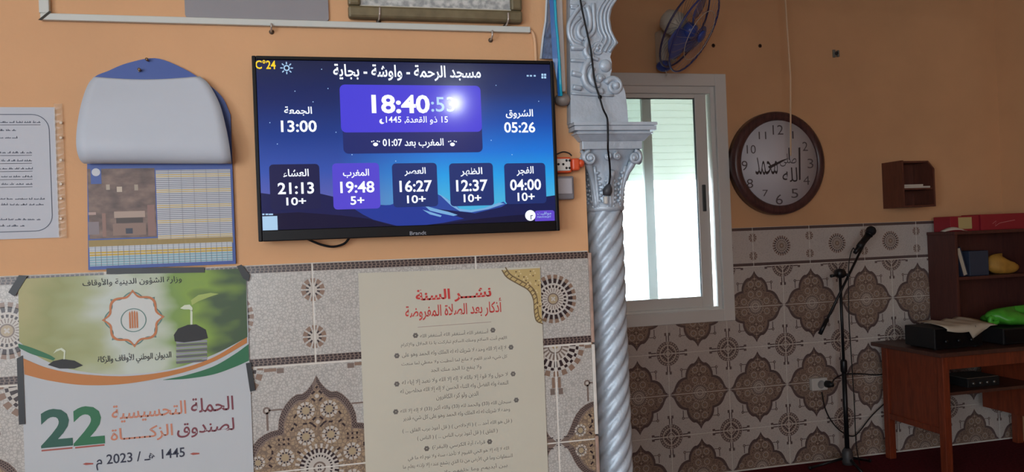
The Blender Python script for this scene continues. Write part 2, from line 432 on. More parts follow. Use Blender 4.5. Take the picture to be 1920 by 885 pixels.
# the lower half is the upper one turned over
dn = MB(); dn.m = HD.m; dn.v = [(-x, y, .25-z) for x, y, z in HD.v]; dn.f = [list(f) for f in HD.f]; dn.mi = HD.mi; dn.sm = HD.sm
me_dn = dn.mesh('half_diamond_tile_turned'); dn2 = MB(); dn2.m = HD2.m; dn2.v = [(-x, y, .25-z) for x, y, z in HD2.v]; dn2.f = HD2.f; dn2.mi = HD2.mi; dn2.sm = HD2.sm
me_up2 = HD2.mesh('far_half_diamond_tile'); me_dn2 = dn2.mesh('far_half_diamond_tile_turned'); me_li2 = LS2.mesh('far_border_tile')
def place_tile(me, mbsrc, x, y, z, h, wall, name, xmin=-9, xmax=9, hole=None):
    """tile centred on x, foot at z; cut at the wall's end and around the window"""
    a, b = x-.2, x+.2
    if b <= xmin+.004 or a >= xmax-.004: return
    if hole:
        hx0, hx1, hz0, hz1 = hole
        if a >= hx0-.001 and b <= hx1+.001 and z >= hz0-.001: return
    use = me; needs = a < xmin or b > xmax
    inter = hole and a < hx1 and b > hx0 and z+h > hz0 and z < hz1
    if needs or inter:
        parts = []
        if inter:
            if b > hx1: parts.append((hx1-x, 9, -9, 9))
            if a < hx0: parts.append((-9, hx0-x, -9, 9))
            if z < hz0: parts.append((max(-9, hx0-x), hx1-x, -9, hz0-z))
        else: parts.append((xmin-x, xmax-x, -9, 9))
        tot = bmesh.new()
        for (p, q, r, s_) in parts:
            bm = to_bm(mbsrc)
            for ax, lim, kl in ((0, p, False), (0, q, True), (2, r, False), (2, s_, True)):
                if abs(lim) < .4: cut(bm, ax, lim, kl)
            tm = bpy.data.meshes.new('t'); bm.to_mesh(tm); bm.free(); tot.from_mesh(tm); bpy.data.meshes.remove(tm)
        if not tot.verts: tot.free(); return
        use = bpy.data.meshes.new(name); tot.to_mesh(use); tot.free()
        for m in mbsrc.m: use.materials.append(m)
    o = bpy.data.objects.new(name, use); C.objects.link(o); o.parent = wall; o.location = (x, y, z)
# screen wall
ZT1 = CH-.0347; XJ1 = -.0265; yt = D1-.010
MB().box((XL, D1-.0092, 0), (XE-.0055, D1, ZT1-.001), m_grout).build('grout_bed', wall_front)
zl = ZT1-HL
for k in range(-7, 3):
    xo = -.055 if k < -1 else 0          # a cut tile hides behind the left poster
    place_tile(me_li, LS, XJ1+.2+.4*k+xo, yt, zl, HL, wall_front, 'border_tile', XL, (XJ1-.4 if k == -2 else XE-.006))
for r in range(5):
    for k in range(-7, 3):
        up = r % 2 == 0
        place_tile(me_up if up else me_dn, HD if up else dn, XJ1+.4*k, yt, zl-.25*(r+1), .25, wall_front, 'wall_tile', XL, XE-.006)
# far wall
ZT2 = CH+.0208; XJ2 = 1.9984; yt = D2-.010
WO = (WIN[0]-.045, WIN[1]+.045, WIN[2]-.035, WIN[3])
mb = MB()
for a, b, z_ in ((XE-.5, WO[0], ZT2), (WO[0], WO[1], WO[2]), (WO[1], XR, ZT2)): mb.box((a, D2-.0092, 0), (b, D2, z_-.001), m_grout)
mb.build('grout_bed', wall_far)
zl2 = ZT2-HL
for k in range(-4, 8):
    place_tile(me_li2, LS2, XJ2+.4*k, yt, zl2, HL, wall_far, 'border_tile', .2, XR, WO)
for r in range(5):
    for k in range(-4, 8):
        up = r % 2 == 0
        place_tile(me_up2 if up else me_dn2, HD2 if up else dn2, XJ2+.2+.4*k, yt, zl2-.25*(r+1), .25, wall_far, 'wall_tile', .2, XR, WO)
# tiled end strip of the screen wall
m_trim = mat('brown_tile_trim', (168, 142, 128), .4, var=.2, vscale=30)
mb = MB()
for i in range(6): mb.box((XE-.005, D1-.011, .004+.24*i), (XE+.004, D1+.01, min(.24*(i+1), ZT1)-.001), m_trim if i % 2 else m_grout, .0015)
o = mb.build('trim_1'); o['kind'] = 'structure'

# ------------------------------------------------------------------ sliding window with roller shutter
m_alu = mat('white_window_frame', (222, 222, 218), .4); m_seal = mat('dark_window_seal', (60, 70, 74), .5)
win = bpy.data.objects.new('window_1', None); C.objects.link(win); win.location = ((x0+x1)/2, D2, z0); win['kind'] = 'structure'
def frame_rect(mb, a, b, c, d, wd, y0, y1, m, bev=.003):
    mb.box((a, y0, c), (a+wd, y1, d), m, bev); mb.box((b-wd, y0, c), (b, y1, d), m, bev)
    mb.box((a+wd, y0, c), (b-wd, y1, c+wd), m, bev); mb.box((a+wd, y0, d-wd), (b-wd, y1, d), m, bev)
mb = MB(); frame_rect(mb, WO[0], WO[1], WO[2], z1+.032, .075, D2-.022, D2+.0, m_alu); mb.build('casing', win)
mb = MB(); frame_rect(mb, x0, x1, z0, z1-.03, .055, D2+.0, D2+.12, m_alu); mb.build('window_frame', win)
m_glass = None
def pane_mat():
    m, nt, p = nodes_of('window_glass'); nt.nodes.remove(p); out = nt.nodes['Material Output']
    tr = nt.nodes.new('ShaderNodeBsdfTransparent'); tr.inputs[0].default_value = (.93, .96, .96, 1)
    gl = nt.nodes.new('ShaderNodeBsdfGlossy'); gl.inputs['Roughness'].default_value = .03
    fr = nt.nodes.new('ShaderNodeFresnel'); fr.inputs[0].default_value = 1.35; mx = nt.nodes.new('ShaderNodeMixShader')
    nt.links.new(fr.outputs[0], mx.inputs[0]); nt.links.new(tr.outputs[0], mx.inputs[1]); nt.links.new(gl.outputs[0], mx.inputs[2]); nt.links.new(mx.outputs[0], out.inputs[0])
    return m
m_glass = pane_mat()
sx1 = at(1331, 400, D2+.03).x; sx0 = x0+.07; sz0, sz1 = z0+.045, z1-.035
mb = MB(); st = .075; frame_rect(mb, sx0, sx1, sz0, sz1, st, D2+.025, D2+.055, m_alu); sash = mb.build('sash', win)
MB().box((sx0+st, D2+.038, sz0+st), (sx1-st, D2+.042, sz1-st), m_glass).build('pane', sash)
mb = MB()
for a, b, c, d in ((sx1-st-.004, sx1-st, sz0+st, sz1-st), (sx0+st, sx1-st, sz1-st-.004, sz1-st)): mb.box((a, D2+.034, c), (b, D2+.047, d), m_seal)
mb.build('seal', sash)
hz = at(1316, 395, D2+.02).z; hx = sx1-.038
MB().box((hx-.012, D2+.017, hz-.005), (hx+.012, D2+.026, hz+.16), m_seal, .004).build('handle', sash)
mb = MB(); frame_rect(mb, sx0-.01, sx1-.35, sz0, sz1, .06, D2+.062, D2+.092, m_alu); rs = mb.build('sash', win)
MB().box((sx0+.05, D2+.075, sz0+.06), (sx1-.41, D2+.079, sz1-.06), m_glass).build('pane', rs)
def shutter_mat():
    m, nt, p = nodes_of('cream_shutter_slat'); out = nt.nodes['Material Output']
    p.inputs['Base Color'].default_value = lin((224, 224, 214)); p.inputs['Roughness'].default_value = .5
    tl = nt.nodes.new('ShaderNodeBsdfTranslucent'); tl.inputs[0].default_value = lin((196, 200, 192)); mx = nt.nodes.new('ShaderNodeMixShader'); mx.inputs[0].default_value = .45
    nt.links.new(p.outputs[0], mx.inputs[1]); nt.links.new(tl.outputs[0], mx.inputs[2]); nt.links.new(mx.outputs[0], out.inputs[0]); return m
m_shut = shutter_mat()
zs = at(1260, 338, D2+.17).z
sh = bpy.data.objects.new('roller_shutter', None); C.objects.link(sh); sh.parent = win
k = 0; z = zs
while z < z1:
    MB().box((x0+.01, D2+.165, z), (x1-.01, D2+.178, z+.0439), m_shut, .003).build('slat', sh); z += .044
for xx in (x0, x1-.035): MB().box((xx, D2+.15, z0), (xx+.035, D2+.2, z1), mat('shutter_rail', (216, 206, 184), .5), .002).build('guide_rail', sh)
MB().box((x0, D2+.1, z0-.02), (x1, D2+.3, z0+.004), m_alu, .003).build('sill', win)
mb = MB(); mb.box((x1-.10, D2+.125, 1.25), (x1-.075, D2+.14, 1.42), m_alu, .003); mb.tube([(x1-.087, D2+.13, 1.42), (x1-.087, D2+.13, z1-.06)], .006, m_alu, 6); mb.build('shutter_strap', win)

# ------------------------------------------------------------------ television
YS = D1-.058; tvp = Plane(YS)
a = tvp.p(472, 101); b = tvp.p(1047, 434); cx0, cx1 = tvp.p(478, 270)[0], tvp.p(1043, 270)[0]
tz1 = (tvp.p(472, 101)[1]+tvp.p(1037, 118)[1])/2; tz0 = (tvp.p(486, 453)[1]+tvp.p(1047, 433)[1])/2
tv = thing('television', 'black flat television showing prayer times on a blue night landscape', 'television', ((cx0+cx1)/2, D1, tz0))
m_black = mat('black_gloss_plastic', (10, 10, 14), .4, spec=.2); m_mblack = mat('black_matte_plastic', (20, 20, 22), .55)
mb = MB(); bz = .009; bb = .026
mb.box((cx0, YS-.004, tz0), (cx0+bz, YS+.03, tz1), m_black, .002); mb.box((cx1-bz, YS-.004, tz0), (cx1, YS+.03, tz1), m_black, .002)
mb.box((cx0+bz, YS-.004, tz1-bz), (cx1-bz, YS+.03, tz1), m_black, .002); mb.box((cx0+bz, YS-.004, tz0), (cx1-bz, YS+.03, tz0+bb), m_black, .002)
mb.build('bezel', tv)
mb = MB(); mb.box((cx0+.004, YS+.028, tz0+.004), (cx1-.004, YS+.036, tz1-.004), m_mblack); mb.box((cx0+.12, YS+.034, tz0+.03), (cx1-.12, YS+.048, tz1-.12), m_mblack, .006)
mb.build('back_cover', tv)
MB().box(((cx0+cx1)/2-.1, YS+.046, tz0+.12), ((cx0+cx1)/2+.1, D1, tz0+.32), m_mblack).build('wall_bracket', tv)
def screen_bg():
    m, nt, p = nodes_of('screen_night_sky'); N = nt.nodes.new; Lk = nt.links.new
    p.inputs['Base Color'].default_value = (.004, .004, .005, 1); p.inputs['Roughness'].default_value = .09; p.inputs['Specular IOR Level'].default_value = .25; p.inputs['Emission Strength'].default_value = 1
    tc = N('ShaderNodeTexCoord'); sp = N('ShaderNodeSeparateXYZ'); Lk(tc.outputs['Generated'], sp.inputs[0])
    r1 = N('ShaderNodeValToRGB'); Lk(sp.outputs['Z'], r1.inputs[0]); e = r1.color_ramp.elements
    e[0].position = .18; e[0].color = lin((88, 96, 176)); e[1].position = 1; e[1].color = lin((20, 28, 66))
    for q, c in ((.34, (54, 84, 172)), (.55, (26, 60, 138)), (.75, (24, 44, 102))): x = e.new(q); x.color = lin(c)
    r2 = N('ShaderNodeValToRGB'); Lk(sp.outputs['Z'], r2.inputs[0]); e = r2.color_ramp.elements
    e[0].position = .15; e[0].color = lin((70, 176, 222)); e[1].position = 1; e[1].color = lin((24, 32, 74))
    for q, c in ((.30, (36, 156, 228)), (.45, (26, 116, 214)), (.62, (24, 80, 172)), (.82, (32, 52, 106))): x = e.new(q); x.color = lin(c)
    mx = N('ShaderNodeMix'); mx.data_type = 'RGBA'
    rr = N('ShaderNodeValToRGB'); Lk(sp.outputs['X'], rr.inputs[0]); rr.color_ramp.elements[0].position = .25; rr.color_ramp.elements[1].position = .6
    Lk(rr.outputs[0], mx.inputs[0]); Lk(r1.outputs[0], mx.inputs[6]); Lk(r2.outputs[0], mx.inputs[7]); Lk(mx.outputs[2], p.inputs['Emission Color'])
    return m
scx0, scx1, scz0, scz1 = cx0+bz, cx1-bz, tz0+bb, tz1-bz
scr = MB().box((scx0, YS, scz0), (scx1, YS+.004, scz1), screen_bg()).build('screen', tv, 'lit screen with blue night sky')
def yl(k): return YS-.0003*k
s_navy = screen_mat('scr_hill_navy', (22, 31, 80)); s_far = screen_mat('scr_hill_blue', (34, 58, 150)); s_near = screen_mat('scr_hill_dark', (15, 20, 54))
s_glow = screen_mat('scr_snow', (120, 172, 220)); s_rock = screen_mat('scr_peak', (44, 74, 158))
s_white = screen_mat('scr_white', (240, 246, 255), 1.15); s_grey = screen_mat('scr_grey', (168, 205, 240)); s_yel = screen_mat('scr_yellow', (255, 214, 40))
def cl(pts):          # keep the picture inside the screen
    return [(min(max(x, scx0), scx1), min(max(z, scz0), scz1)) for x, z in pts]
mb = MB(); T_ = tvp
mb.flat(cl(T_.P([(700, 397), (742, 380), (770, 372), (812, 360), (824, 366), (836, 371), (850, 381), (862, 392), (878, 394), (905, 392), (930, 384), (944, 378), (952, 385), (930, 402), (880, 412), (800, 412), (700, 412)])), yl(1), s_rock)
mb.flat(cl(T_.P([(822, 363), (834, 370), (848, 380), (860, 391), (882, 394), (908, 390), (936, 380), (946, 382), (916, 392), (884, 398), (862, 396), (846, 386)])), yl(2), s_glow)
mb.flat(cl(T_.P([(484, 362), (520, 366), (560, 367), (600, 363), (630, 370), (660, 380), (700, 384), (736, 385), (800, 390), (850, 395), (890, 400), (940, 388), (960, 376), (1000, 372), (1046, 366), (1046, 420), (484, 437)])), yl(3), s_navy)
mb.flat(cl(T_.P([(660, 389), (700, 386), (736, 384), (790, 388), (840, 400), (870, 410), (830, 418), (800, 426), (745, 426), (700, 412), (680, 402)])), yl(4), s_far)
for pts in ([(795, 385), (815, 391), (840, 397), (858, 403), (850, 405), (826, 400), (806, 395)], [(792, 393), (806, 397), (828, 404), (826, 407), (806, 402)]): mb.flat(T_.P(pts), yl(5), s_glow)
mb.flat(cl(T_.P([(484, 402), (560, 398), (640, 404), (690, 410), (740, 424), (800, 428), (840, 418), (900, 410), (960, 404), (1046, 398), (1046, 428), (484, 446)])), yl(4.5), s_near)
mb.build('landscape', scr)
for u, v in ((553, 171), (587, 191), (615, 166), (603, 130), (742, 302), (921, 263), (630, 248), (520, 270), (506, 230), (930, 160), (1010, 190), (660, 290), (960, 290)): MB().flat(disc(*T_.p(u, v), .0013, 8), yl(1), s_grey).build('star', scr)
def panel(name, u0, v0, u1, v1, m, k, r=.012, par=None):
    p, q = T_.p(u0, v1), T_.p(u1, v0); p2, q2 = T_.p(u0, v0), T_.p(u1, v1)
    z0_ = (p[1]+q2[1])/2; z1_ = (q[1]+p2[1])/2
    return MB().flat(rrect((p[0]+p2[0])/2, z0_, (q[0]+q2[0])/2, z1_, r), yl(k), m).build(name, par or scr)
panel('clock_panel_foot', 643, 230, 904, 287, screen_mat('scr_foot', (30, 44, 108)), 6)
panel('clock_panel', 638, 160, 902, 248, screen_mat('scr_violet', (72, 66, 214)), 7)
BOX = [(506, 308, 600, 393, 'العشاء', '21:13', '10+', (531, 317, 579, 332), (521, 342, 589, 364), (537, 370, 574, 385)),
       (624, 306, 712, 392, 'المغرب', '19:48', '5+', (643, 317, 692, 334), (638, 340, 702, 362), (657, 368, 683, 384)),
       (736, 306, 820, 388, 'العصر', '16:27', '10+', (758, 314, 798, 330), (749, 338, 810, 360), (763, 366, 798, 381)),
       (843, 306, 925, 386, 'الظهر', '12:37', '10+', (863, 314, 904, 331), (855, 337, 914, 359), (869, 364, 902, 379)),
       (946, 306, 1023, 382, 'الفجر', '04:00', '10+', (968, 312, 1000, 330), (956, 336, 1014, 357), (970, 361, 1002, 377))]
for i, (u0, v0, u1, v1, t, h, p, bt, bh, bp) in enumerate(BOX):
    pn = panel('prayer_panel', u0, v0, u1, v1, screen_mat('scr_active', (84, 72, 206)) if i == 1 else screen_mat('scr_box', (30, 50, 112)) if i != 0 else screen_mat('scr_box_dark', (26, 33, 76)), 7, .009)
    mb = MB(); T_.text(mb, t, *bt, yl(9), s_white, .018); T_.text(mb, h, *bh, yl(9), s_white, .022, False); T_.text(mb, p, *bp, yl(9), s_white, .02, False)
    mb.build('prayer_lettering', scr)
mb = MB(); T_.text(mb, 'مسجد الرحمة - واوشة - بجاية', 628, 122, 904, 152, yl(9), s_white, .02); mb.build('title_lettering', scr)
mb = MB(); T_.text(mb, '18:40', 697, 178, 806, 213, yl(9), s_white, .03, False); T_.text(mb, ':53', 808, 182, 852, 210, yl(9), s_grey, .01, False)
T_.text(mb, '15 ذو القعدة, 1445', 724, 218, 840, 234, yl(9), s_white, .01)
mb.flat(disc(*T_.p(716, 228), .0062, 14), yl(9), s_white); mb.flat(disc(*T_.p(719, 226.5), .0048, 14), yl(9.5), screen_mat('scr_violet', (72, 66, 214)))
mb.build('clock_lettering', scr); mb = MB(); T_.text(mb, 'المغرب بعد 01:07', 718, 260, 832, 278, yl(9), s_white, .02)
for u in (704, 848):
    mb.flat(disc(*T_.p(u, 271), .006, 12, .0045), yl(9), s_white)
    for q in (-7, -3.5, 3.5, 7): mb.flat(disc(*T_.p(u+q, 264+abs(q)*.25), .0017, 8), yl(9), s_white)
mb.build('countdown_lettering', scr)
mb = MB(); T_.text(mb, 'الجمعة', 533, 200, 585, 217, yl(9), s_white, .018); T_.text(mb, '13:00', 527, 226, 594, 248, yl(9), s_white, .02, False); mb.build('side_lettering', scr)
mb = MB(); T_.text(mb, 'الشروق', 948, 205, 999, 223, yl(9), s_white, .018); T_.text(mb, '05:26', 945, 229, 1003, 249, yl(9), s_white, .02, False); mb.build('side_lettering', scr)
mb = MB(); T_.text(mb, 'C°24', 479, 113, 517, 130, yl(9), s_yel, .02, False); mb.build('temperature_lettering', scr)
mb = MB(); c = T_.p(537.5, 128); mb.flat(disc(c[0], c[1], .0072, 14), yl(9), s_grey); mb.flat(disc(c[0], c[1], .0042, 12), yl(9.5), s_near)
for k in range(8):
    t = PI/4*k; p = (c[0]+.0115*math.cos(t), c[1]+.0115*math.sin(t)); d = (math.cos(t), math.sin(t))
    mb.flat([(p[0]+d[0]*i*.0028-d[1]*j*.0013, p[1]+d[1]*i*.0028+d[0]*j*.0013) for i, j in ((-1, -1), (1, -1), (1, 1), (-1, 1))], yl(9), s_grey)
mb.build('sun_icon', scr)
mb = MB()
for i in (0, 1):
    for j in (0, 1): p = T_.p(1014.5+i*5, 138.5+j*5); mb.flat(rrect(p[0], p[1]-.0055, p[0]+.0055, p[1], .001), yl(9), s_grey)
for u0, u1 in ((987, 991), (993, 997), (1000, 1004)): p = T_.p(u0, 141); q = T_.p(u1, 144); mb.flat([(p[0], q[1]), (q[0], q[1]), (q[0], p[1]), (p[0], p[1])], yl(9), s_grey)
mb.build('status_icons', scr)
mb = MB(); p, q = T_.p(493, 433), T_.p(520, 405); mb.flat([p, (q[0], p[1]), q, (p[0], q[1])], yl(9), screen_mat('scr_pale', (170, 205, 236)))
for u0, u1 in ((492, 496), (498, 503), (504, 512)): a_ = T_.p(u0, 403.5); b_ = T_.p(u1, 400.5); mb.flat([a_, (b_[0], a_[1]), b_, (a_[0], b_[1])], yl(9), s_grey)
mb.build('corner_square', scr)
mb = MB(); p, q = T_.p(1003, 418), T_.p(1039, 394); mb.flat(rrect(p[0], p[1], q[0], q[1], .006), yl(6), screen_mat('scr_logo_violet', (96, 72, 200)))
mb.flat(disc(*T_.p(994, 404), .0135, 20), yl(7), s_white)
c = T_.p(995, 405); mb.flat([(c[0]-.001, c[1]-.009), (c[0]+.001, c[1]-.009), (c[0]+.001, c[1]), (c[0]+.005, c[1]), (c[0]+.005, c[1]+.002), (c[0]-.001, c[1]+.002)], yl(8), s_navy)
T_.text(mb, 'مواقيت', 1007, 397, 1033, 404, yl(8), s_grey); T_.text(mb, 'MAWAQIT', 1007, 405, 1033, 409, yl(8), s_grey, 0, False); mb.build('corner_logo', scr)
mb = MB(); T_.text(mb, 'Brandt', 768, 433.5, 799, 440.5, YS-.0045, mat('silver_print', (150, 155, 165), .4), .01, False); mb.build('maker_lettering', tv)
# loop of cable under the screen
pts = crv([at(560, 440, D1-.02), at(585, 452, D1-.02), at(605, 459.5, D1-.02), at(625, 462.5, D1-.02), at(645, 457, D1-.02), at(657, 444, D1-.02)], 5)
solo(MB().tube(pts, .0028, m_black, 8), 'cable', 'thin black cable loop sagging just below the television', 'cable', pts[3])

# ------------------------------------------------------------------ posters
def paper(name, rgb): return mat(name, rgb, .7, var=.02, vscale=5)
YP = D1-.0135; pp = Plane(YP)
m_ink = mat('dark_print', (44, 46, 56), .7)
# -- zakat fund poster
q = pp.p(250, 885); zlow = at(250, 1010, YP).z
po = thing('campaign_poster', 'white poster with green photo header, orange swoosh and big green 22, taped to tiles', 'poster', (q[0], D1-.01, zlow))
OUT = [(35, 522), (110, 517), (200, 512.5), (300, 508), (400, 504), (461, 502)]
xa, xb = pp.p(40, 700)[0], pp.p(469, 700)[0]
tl, tr = pp.p(34, 523), pp.p(461, 503)
MB().prism([(xa, zlow), (xb, zlow), tr, tl], YP, YP+.0012, paper('poster_white', (188, 194, 198))).build('sheet', po)
def photo_mat():
    m, nt, p = nodes_of('poster_green_photo'); N = nt.nodes.new; Lk = nt.links.new
    tc = N('ShaderNodeTexCoord'); sp = N('ShaderNodeSeparateXYZ'); Lk(tc.outputs['Generated'], sp.inputs[0])
    n = N('ShaderNodeTexNoise'); n.inputs['Scale'].default_value = 4.5; n.inputs['Detail'].default_value = 1.5; Lk(tc.outputs['Generated'], n.inputs['Vector'])
    a_ = N('ShaderNodeMath'); a_.operation = 'MULTIPLY_ADD'; a_.inputs[1].default_value = .45; Lk(n.outputs['Fac'], a_.inputs[0])
    b_ = N('ShaderNodeMath'); b_.operation = 'SUBTRACT'; b_.inputs[1].default_value = .22; Lk(sp.outputs['X'], b_.inputs[0]); Lk(b_.outputs[0], a_.inputs[2])
    r = N('ShaderNodeValToRGB'); Lk(a_.outputs[0], r.inputs[0]); e = r.color_ramp.elements
    e[0].position = .0; e[0].color = lin((168, 164, 112)); e[1].position = 1; e[1].color = lin((52, 82, 44))
    for q_, c_ in ((.16, (146, 152, 96)), (.3, (164, 172, 128)), (.44, (190, 200, 190)), (.56, (186, 196, 178)), (.70, (118, 150, 70)), (.82, (126, 158, 58)), (.92, (60, 84, 52))): x = e.new(q_); x.color = lin(c_)
    Lk(r.outputs[0], p.inputs['Base Color']); p.inputs['Roughness'].default_value = .5
    return m
def py(k): return YP-.0003*k
low = crv([Vector((36, 640, 0)), Vector((70, 668, 0)), Vector((130, 692, 0)), Vector((220, 702, 0)), Vector((320, 692, 0)), Vector((400, 665, 0)), Vector((464, 632, 0))], 5)
ph = MB().flat([tl] + pp.P([(q.x, q.y) for q in low]) + [tr], py(1), photo_mat()).build('header_photo', po, 'blurred green garden photograph')
def band(mb, top, bot, pl, k, m):
    t = crv([Vector((x, y, 0)) for x, y in top], 6); b = crv([Vector((x, y, 0)) for x, y in bot], 6)
    n = min(len(t), len(b))
    P = pl.P([(q.x, q.y) for q in t]); Q = pl.P([(q.x, q.y) for q in b])
    for i in range(n-1): mb.flat([P[i], P[i+1], Q[i+1], Q[i]], py(k), m)
mb = MB()
band(mb, [(44, 672), (90, 690), (150, 701), (240, 705), (330, 693), (400, 670), (463, 632)], [(46, 702), (95, 714), (160, 722), (240, 719), (330, 702), (400, 678), (463, 643)], pp, 3, mat('poster_orange', (184, 116, 50), .5))
mb.build('orange_swoosh', po)
mb = MB(); band(mb, [(306, 712), (350, 703), (400, 687), (440, 664), (466, 645)], [(306, 712.5), (350, 710), (400, 702), (440, 688), (467, 676)], pp, 3, mat('poster_green', (26, 106, 66), .5))
band(mb, [(300, 709), (350, 699), (400, 683), (440, 657), (464, 643)], [(306, 711), (350, 703), (400, 687), (440, 664), (466, 646)], pp, 2, paper('poster_white', (188, 194, 198)))
mb.build('green_swoosh', po); mb = MB()
band(mb, [(34, 644), (60, 652), (90, 664), (104, 672)], [(35, 652), (60, 664), (88, 672), (100, 676)], pp, 2, mat('poster_green', (26, 106, 66), .5)); mb.build('green_swoosh', po)
mb = MB(); m_coin = mat('poster_coin', (92, 92, 98), .5); m_soil = mat('poster_soil', (40, 42, 44), .6); m_spr = mat('poster_sprout', (204, 214, 190), .5)
for i in range(8):
    mb.flat(pp.P([(330, 640+i*5.4), (388, 637+i*5.2), (389, 641+i*5.2), (331, 644.5+i*5.4)]), py(2), m_coin if i % 2 else mat('poster_coin_light', (140, 142, 150), .5))
mb.flat(pp.P([(326, 628), (334, 616), (352, 609), (368, 608), (386, 618), (390, 634), (376, 638), (345, 642), (328, 640)]), py(3), m_soil)
mb.flat(pp.P([(357, 582), (361, 582), (361, 609), (357, 610)]), py(3), m_spr)
mb.flat(pp.P([(338, 578), (346, 572), (356, 571), (361, 577), (361, 584), (355, 580), (345, 580)]), py(3), m_spr)
mb.flat(pp.P([(358, 563), (372, 553), (395, 549), (410, 551), (392, 557), (372, 565), (360, 572)]), py(3), mat('poster_leaf', (158, 178, 92), .5))
mb.build('coin_stack_print', po); mb = MB()
mb.flat(pp.P([(90, 684), (100, 677), (118, 673), (140, 676), (156, 685), (140, 691), (112, 691)]), py(4), m_soil)
mb.flat(pp.P([(119, 674), (120, 660), (114, 656), (106, 659), (100, 663), (106, 655), (116, 652), (123, 657), (122, 674)]), py(4), m_spr)
mb.build('plant_print', po)
# emblem: eight-lobed interlace
mb = MB(); ec = pp.p(250.5, 597); rr_ = .066; m_eo = mat('emblem_orange', (186, 112, 62), .5); m_eg = mat('emblem_teal', (84, 124, 118), .5); m_ew = mat('emblem_white', (200, 204, 200), .5)
def lobed(r, a0):
    o = []
    for k in range(96):
        t = 2*PI*k/96+a0; f = abs(math.sin(2*(t-a0))); g = 1-.73*f+.66*f*f; o.append((ec[0]+math.cos(t)*r*g, ec[1]+math.sin(t)*r*g))
    return o
def outline(mb, o, wd, k, m):
    n = len(o)
    c = ec
    for i in range(n):
        p, q_ = o[i], o[(i+1) % n]; f = 1-wd
        mb.flat([p, q_, (c[0]+(q_[0]-c[0])*f, c[1]+(q_[1]-c[1])*f), (c[0]+(p[0]-c[0])*f, c[1]+(p[1]-c[1])*f)], py(k), m)
mb.flat(lobed(rr_*.98, 0), py(2), m_ew); outline(mb, lobed(rr_, PI/4), .05, 3, m_eg); outline(mb, lobed(rr_, 0), .09, 4, m_eo)
o = disc(ec[0], ec[1]-.004, .027, 32); 
for i in range(32):
    p, q_ = o[i], o[(i+1) % 32]; f = .93; c = (ec[0], ec[1]-.004)
    mb.flat([p, q_, (c[0]+(q_[0]-c[0])*f, c[1]+(q_[1]-c[1])*f), (c[0]+(p[0]-c[0])*f, c[1]+(p[1]-c[1])*f)], py(4), m_eg)
for dx in (-.0075, -.0025, .0025, .0075):
    mb.flat([(ec[0]+dx-.0018, ec[1]-.022), (ec[0]+dx+.0018, ec[1]-.022), (ec[0]+dx+.0018, ec[1]+.010+.004*math.cos(dx*150)), (ec[0]+dx, ec[1]+.015+.004*math.cos(dx*150)), (ec[0]+dx-.0018, ec[1]+.010+.004*math.cos(dx*150))], py(4), m_eo)
mb.build('emblem', po)
mb = MB(); pp.text(mb, 'وزارة الشؤون الدينية والأوقاف', 156, 519, 342, 535, py(3), m_ink, .006); mb.build('header_lettering', po); mb = MB(); pp.text(mb, 'الديوان الوطني للأوقاف والزكاة', 184, 661, 322, 681, py(5), m_ink, .006); mb.build('header_lettering', po)
mb = MB(); pp.text(mb, '2', 76, 766, 136, 838, py(2), mat('poster_deep_green', (22, 84, 68), .5), .03, False); pp.text(mb, '2', 137, 761, 196, 834, py(2), mat('poster_green', (26, 106, 66), .5), .03, False)
m_rust = mat('poster_rust', (160, 78, 66), .5)
for u0, u1, v in ((78, 136, 841.5), (141, 196, 836)): mb.flat(pp.P([(u0, v+2), (u1, v-3.4), (u1, v-.4), (u0, v+5)]), py(2), m_rust)
mb.build('number_lettering', po)
mb = MB(); m_cop = mat('poster_copper', (196, 126, 98), .5); m_plum = mat('poster_plum', (118, 50, 62), .5)
pp.text(mb, 'الحملة', 358, 744, 438, 772, py(2), m_plum, .012); pp.text(mb, 'التحسيسية', 210, 755, 350, 788, py(2), m_cop, .012)
pp.text(mb, 'لصندوق', 332, 787, 440, 818, py(2), m_plum, .012); pp.text(mb, 'الزكـــــاة', 208, 799, 325, 828, py(2), m_cop, .012); mb.build('campaign_lettering', po)
mb = MB(); pp.text(mb, '1445 هـ / 2023 م', 181, 846, 348, 874, py(2), mat('poster_navy', (34, 40, 62), .5), .012)
for u0, u1, v in ((155, 175, 870), (356, 374, 851)): mb.flat(pp.P([(u0, v), (u0+6, v-2.5), (u1, v-2), (u1, v+.5), (u0+6, v+2)]), py(2), m_rust)
mb.build('year_lettering', po)
m_tape = mat('black_tape', (26, 30, 34), .45)
for i, pts in enumerate(([(16, 548), (36, 516), (52, 517), (28, 556)], [(200, 503), (383, 501), (384, 511), (200, 514)], [(444, 499), (453, 496), (469, 516), (466, 528), (456, 522)], [(32, 672), (43, 666), (48, 795), (36, 796)], [(461, 681), (471, 679), (479, 732), (469, 734)])):
    MB().prism(pp.P(pts), py(7), py(5.5), m_tape).build('tape_strip', po)
# -- cream dhikr poster
q = pp.p(850, 885); zl_ = at(850, 1040, YP).z
dp = thing('prayer_poster', 'cream poster of Arabic text with red title and ornate gold corner, below television', 'poster', (q[0], D1-.01, zl_))
xa = (pp.p(676, 530)[0]+pp.p(682, 885)[0])/2; xb = (pp.p(1019, 640)[0]+pp.p(1027, 885)[0])/2
tl = (xa, pp.p(674, 512)[1]); tr = (xb, pp.p(1018, 500)[1])
m_cream = mat('poster_cream', (198, 195, 178), .6, var=.03, vscale=4)
MB().prism([(xa, zl_), (xb, zl_), tr, tl], YP, YP+.0012, m_cream).build('sheet', dp)
m_red = mat('poster_red', (196, 56, 52), .5)
mb = MB(); pp.text(mb, 'نشـــر السُّنّة'.replace('\u064f', '').replace('\u0651', ''), 780, 540, 922, 566, py(2), m_red, .03)
pp.text(mb, 'أذكار بعد الصلاة المفروضة', 761, 563, 942, 597, py(2), m_red, .012); mb.build('title_lettering', dp)
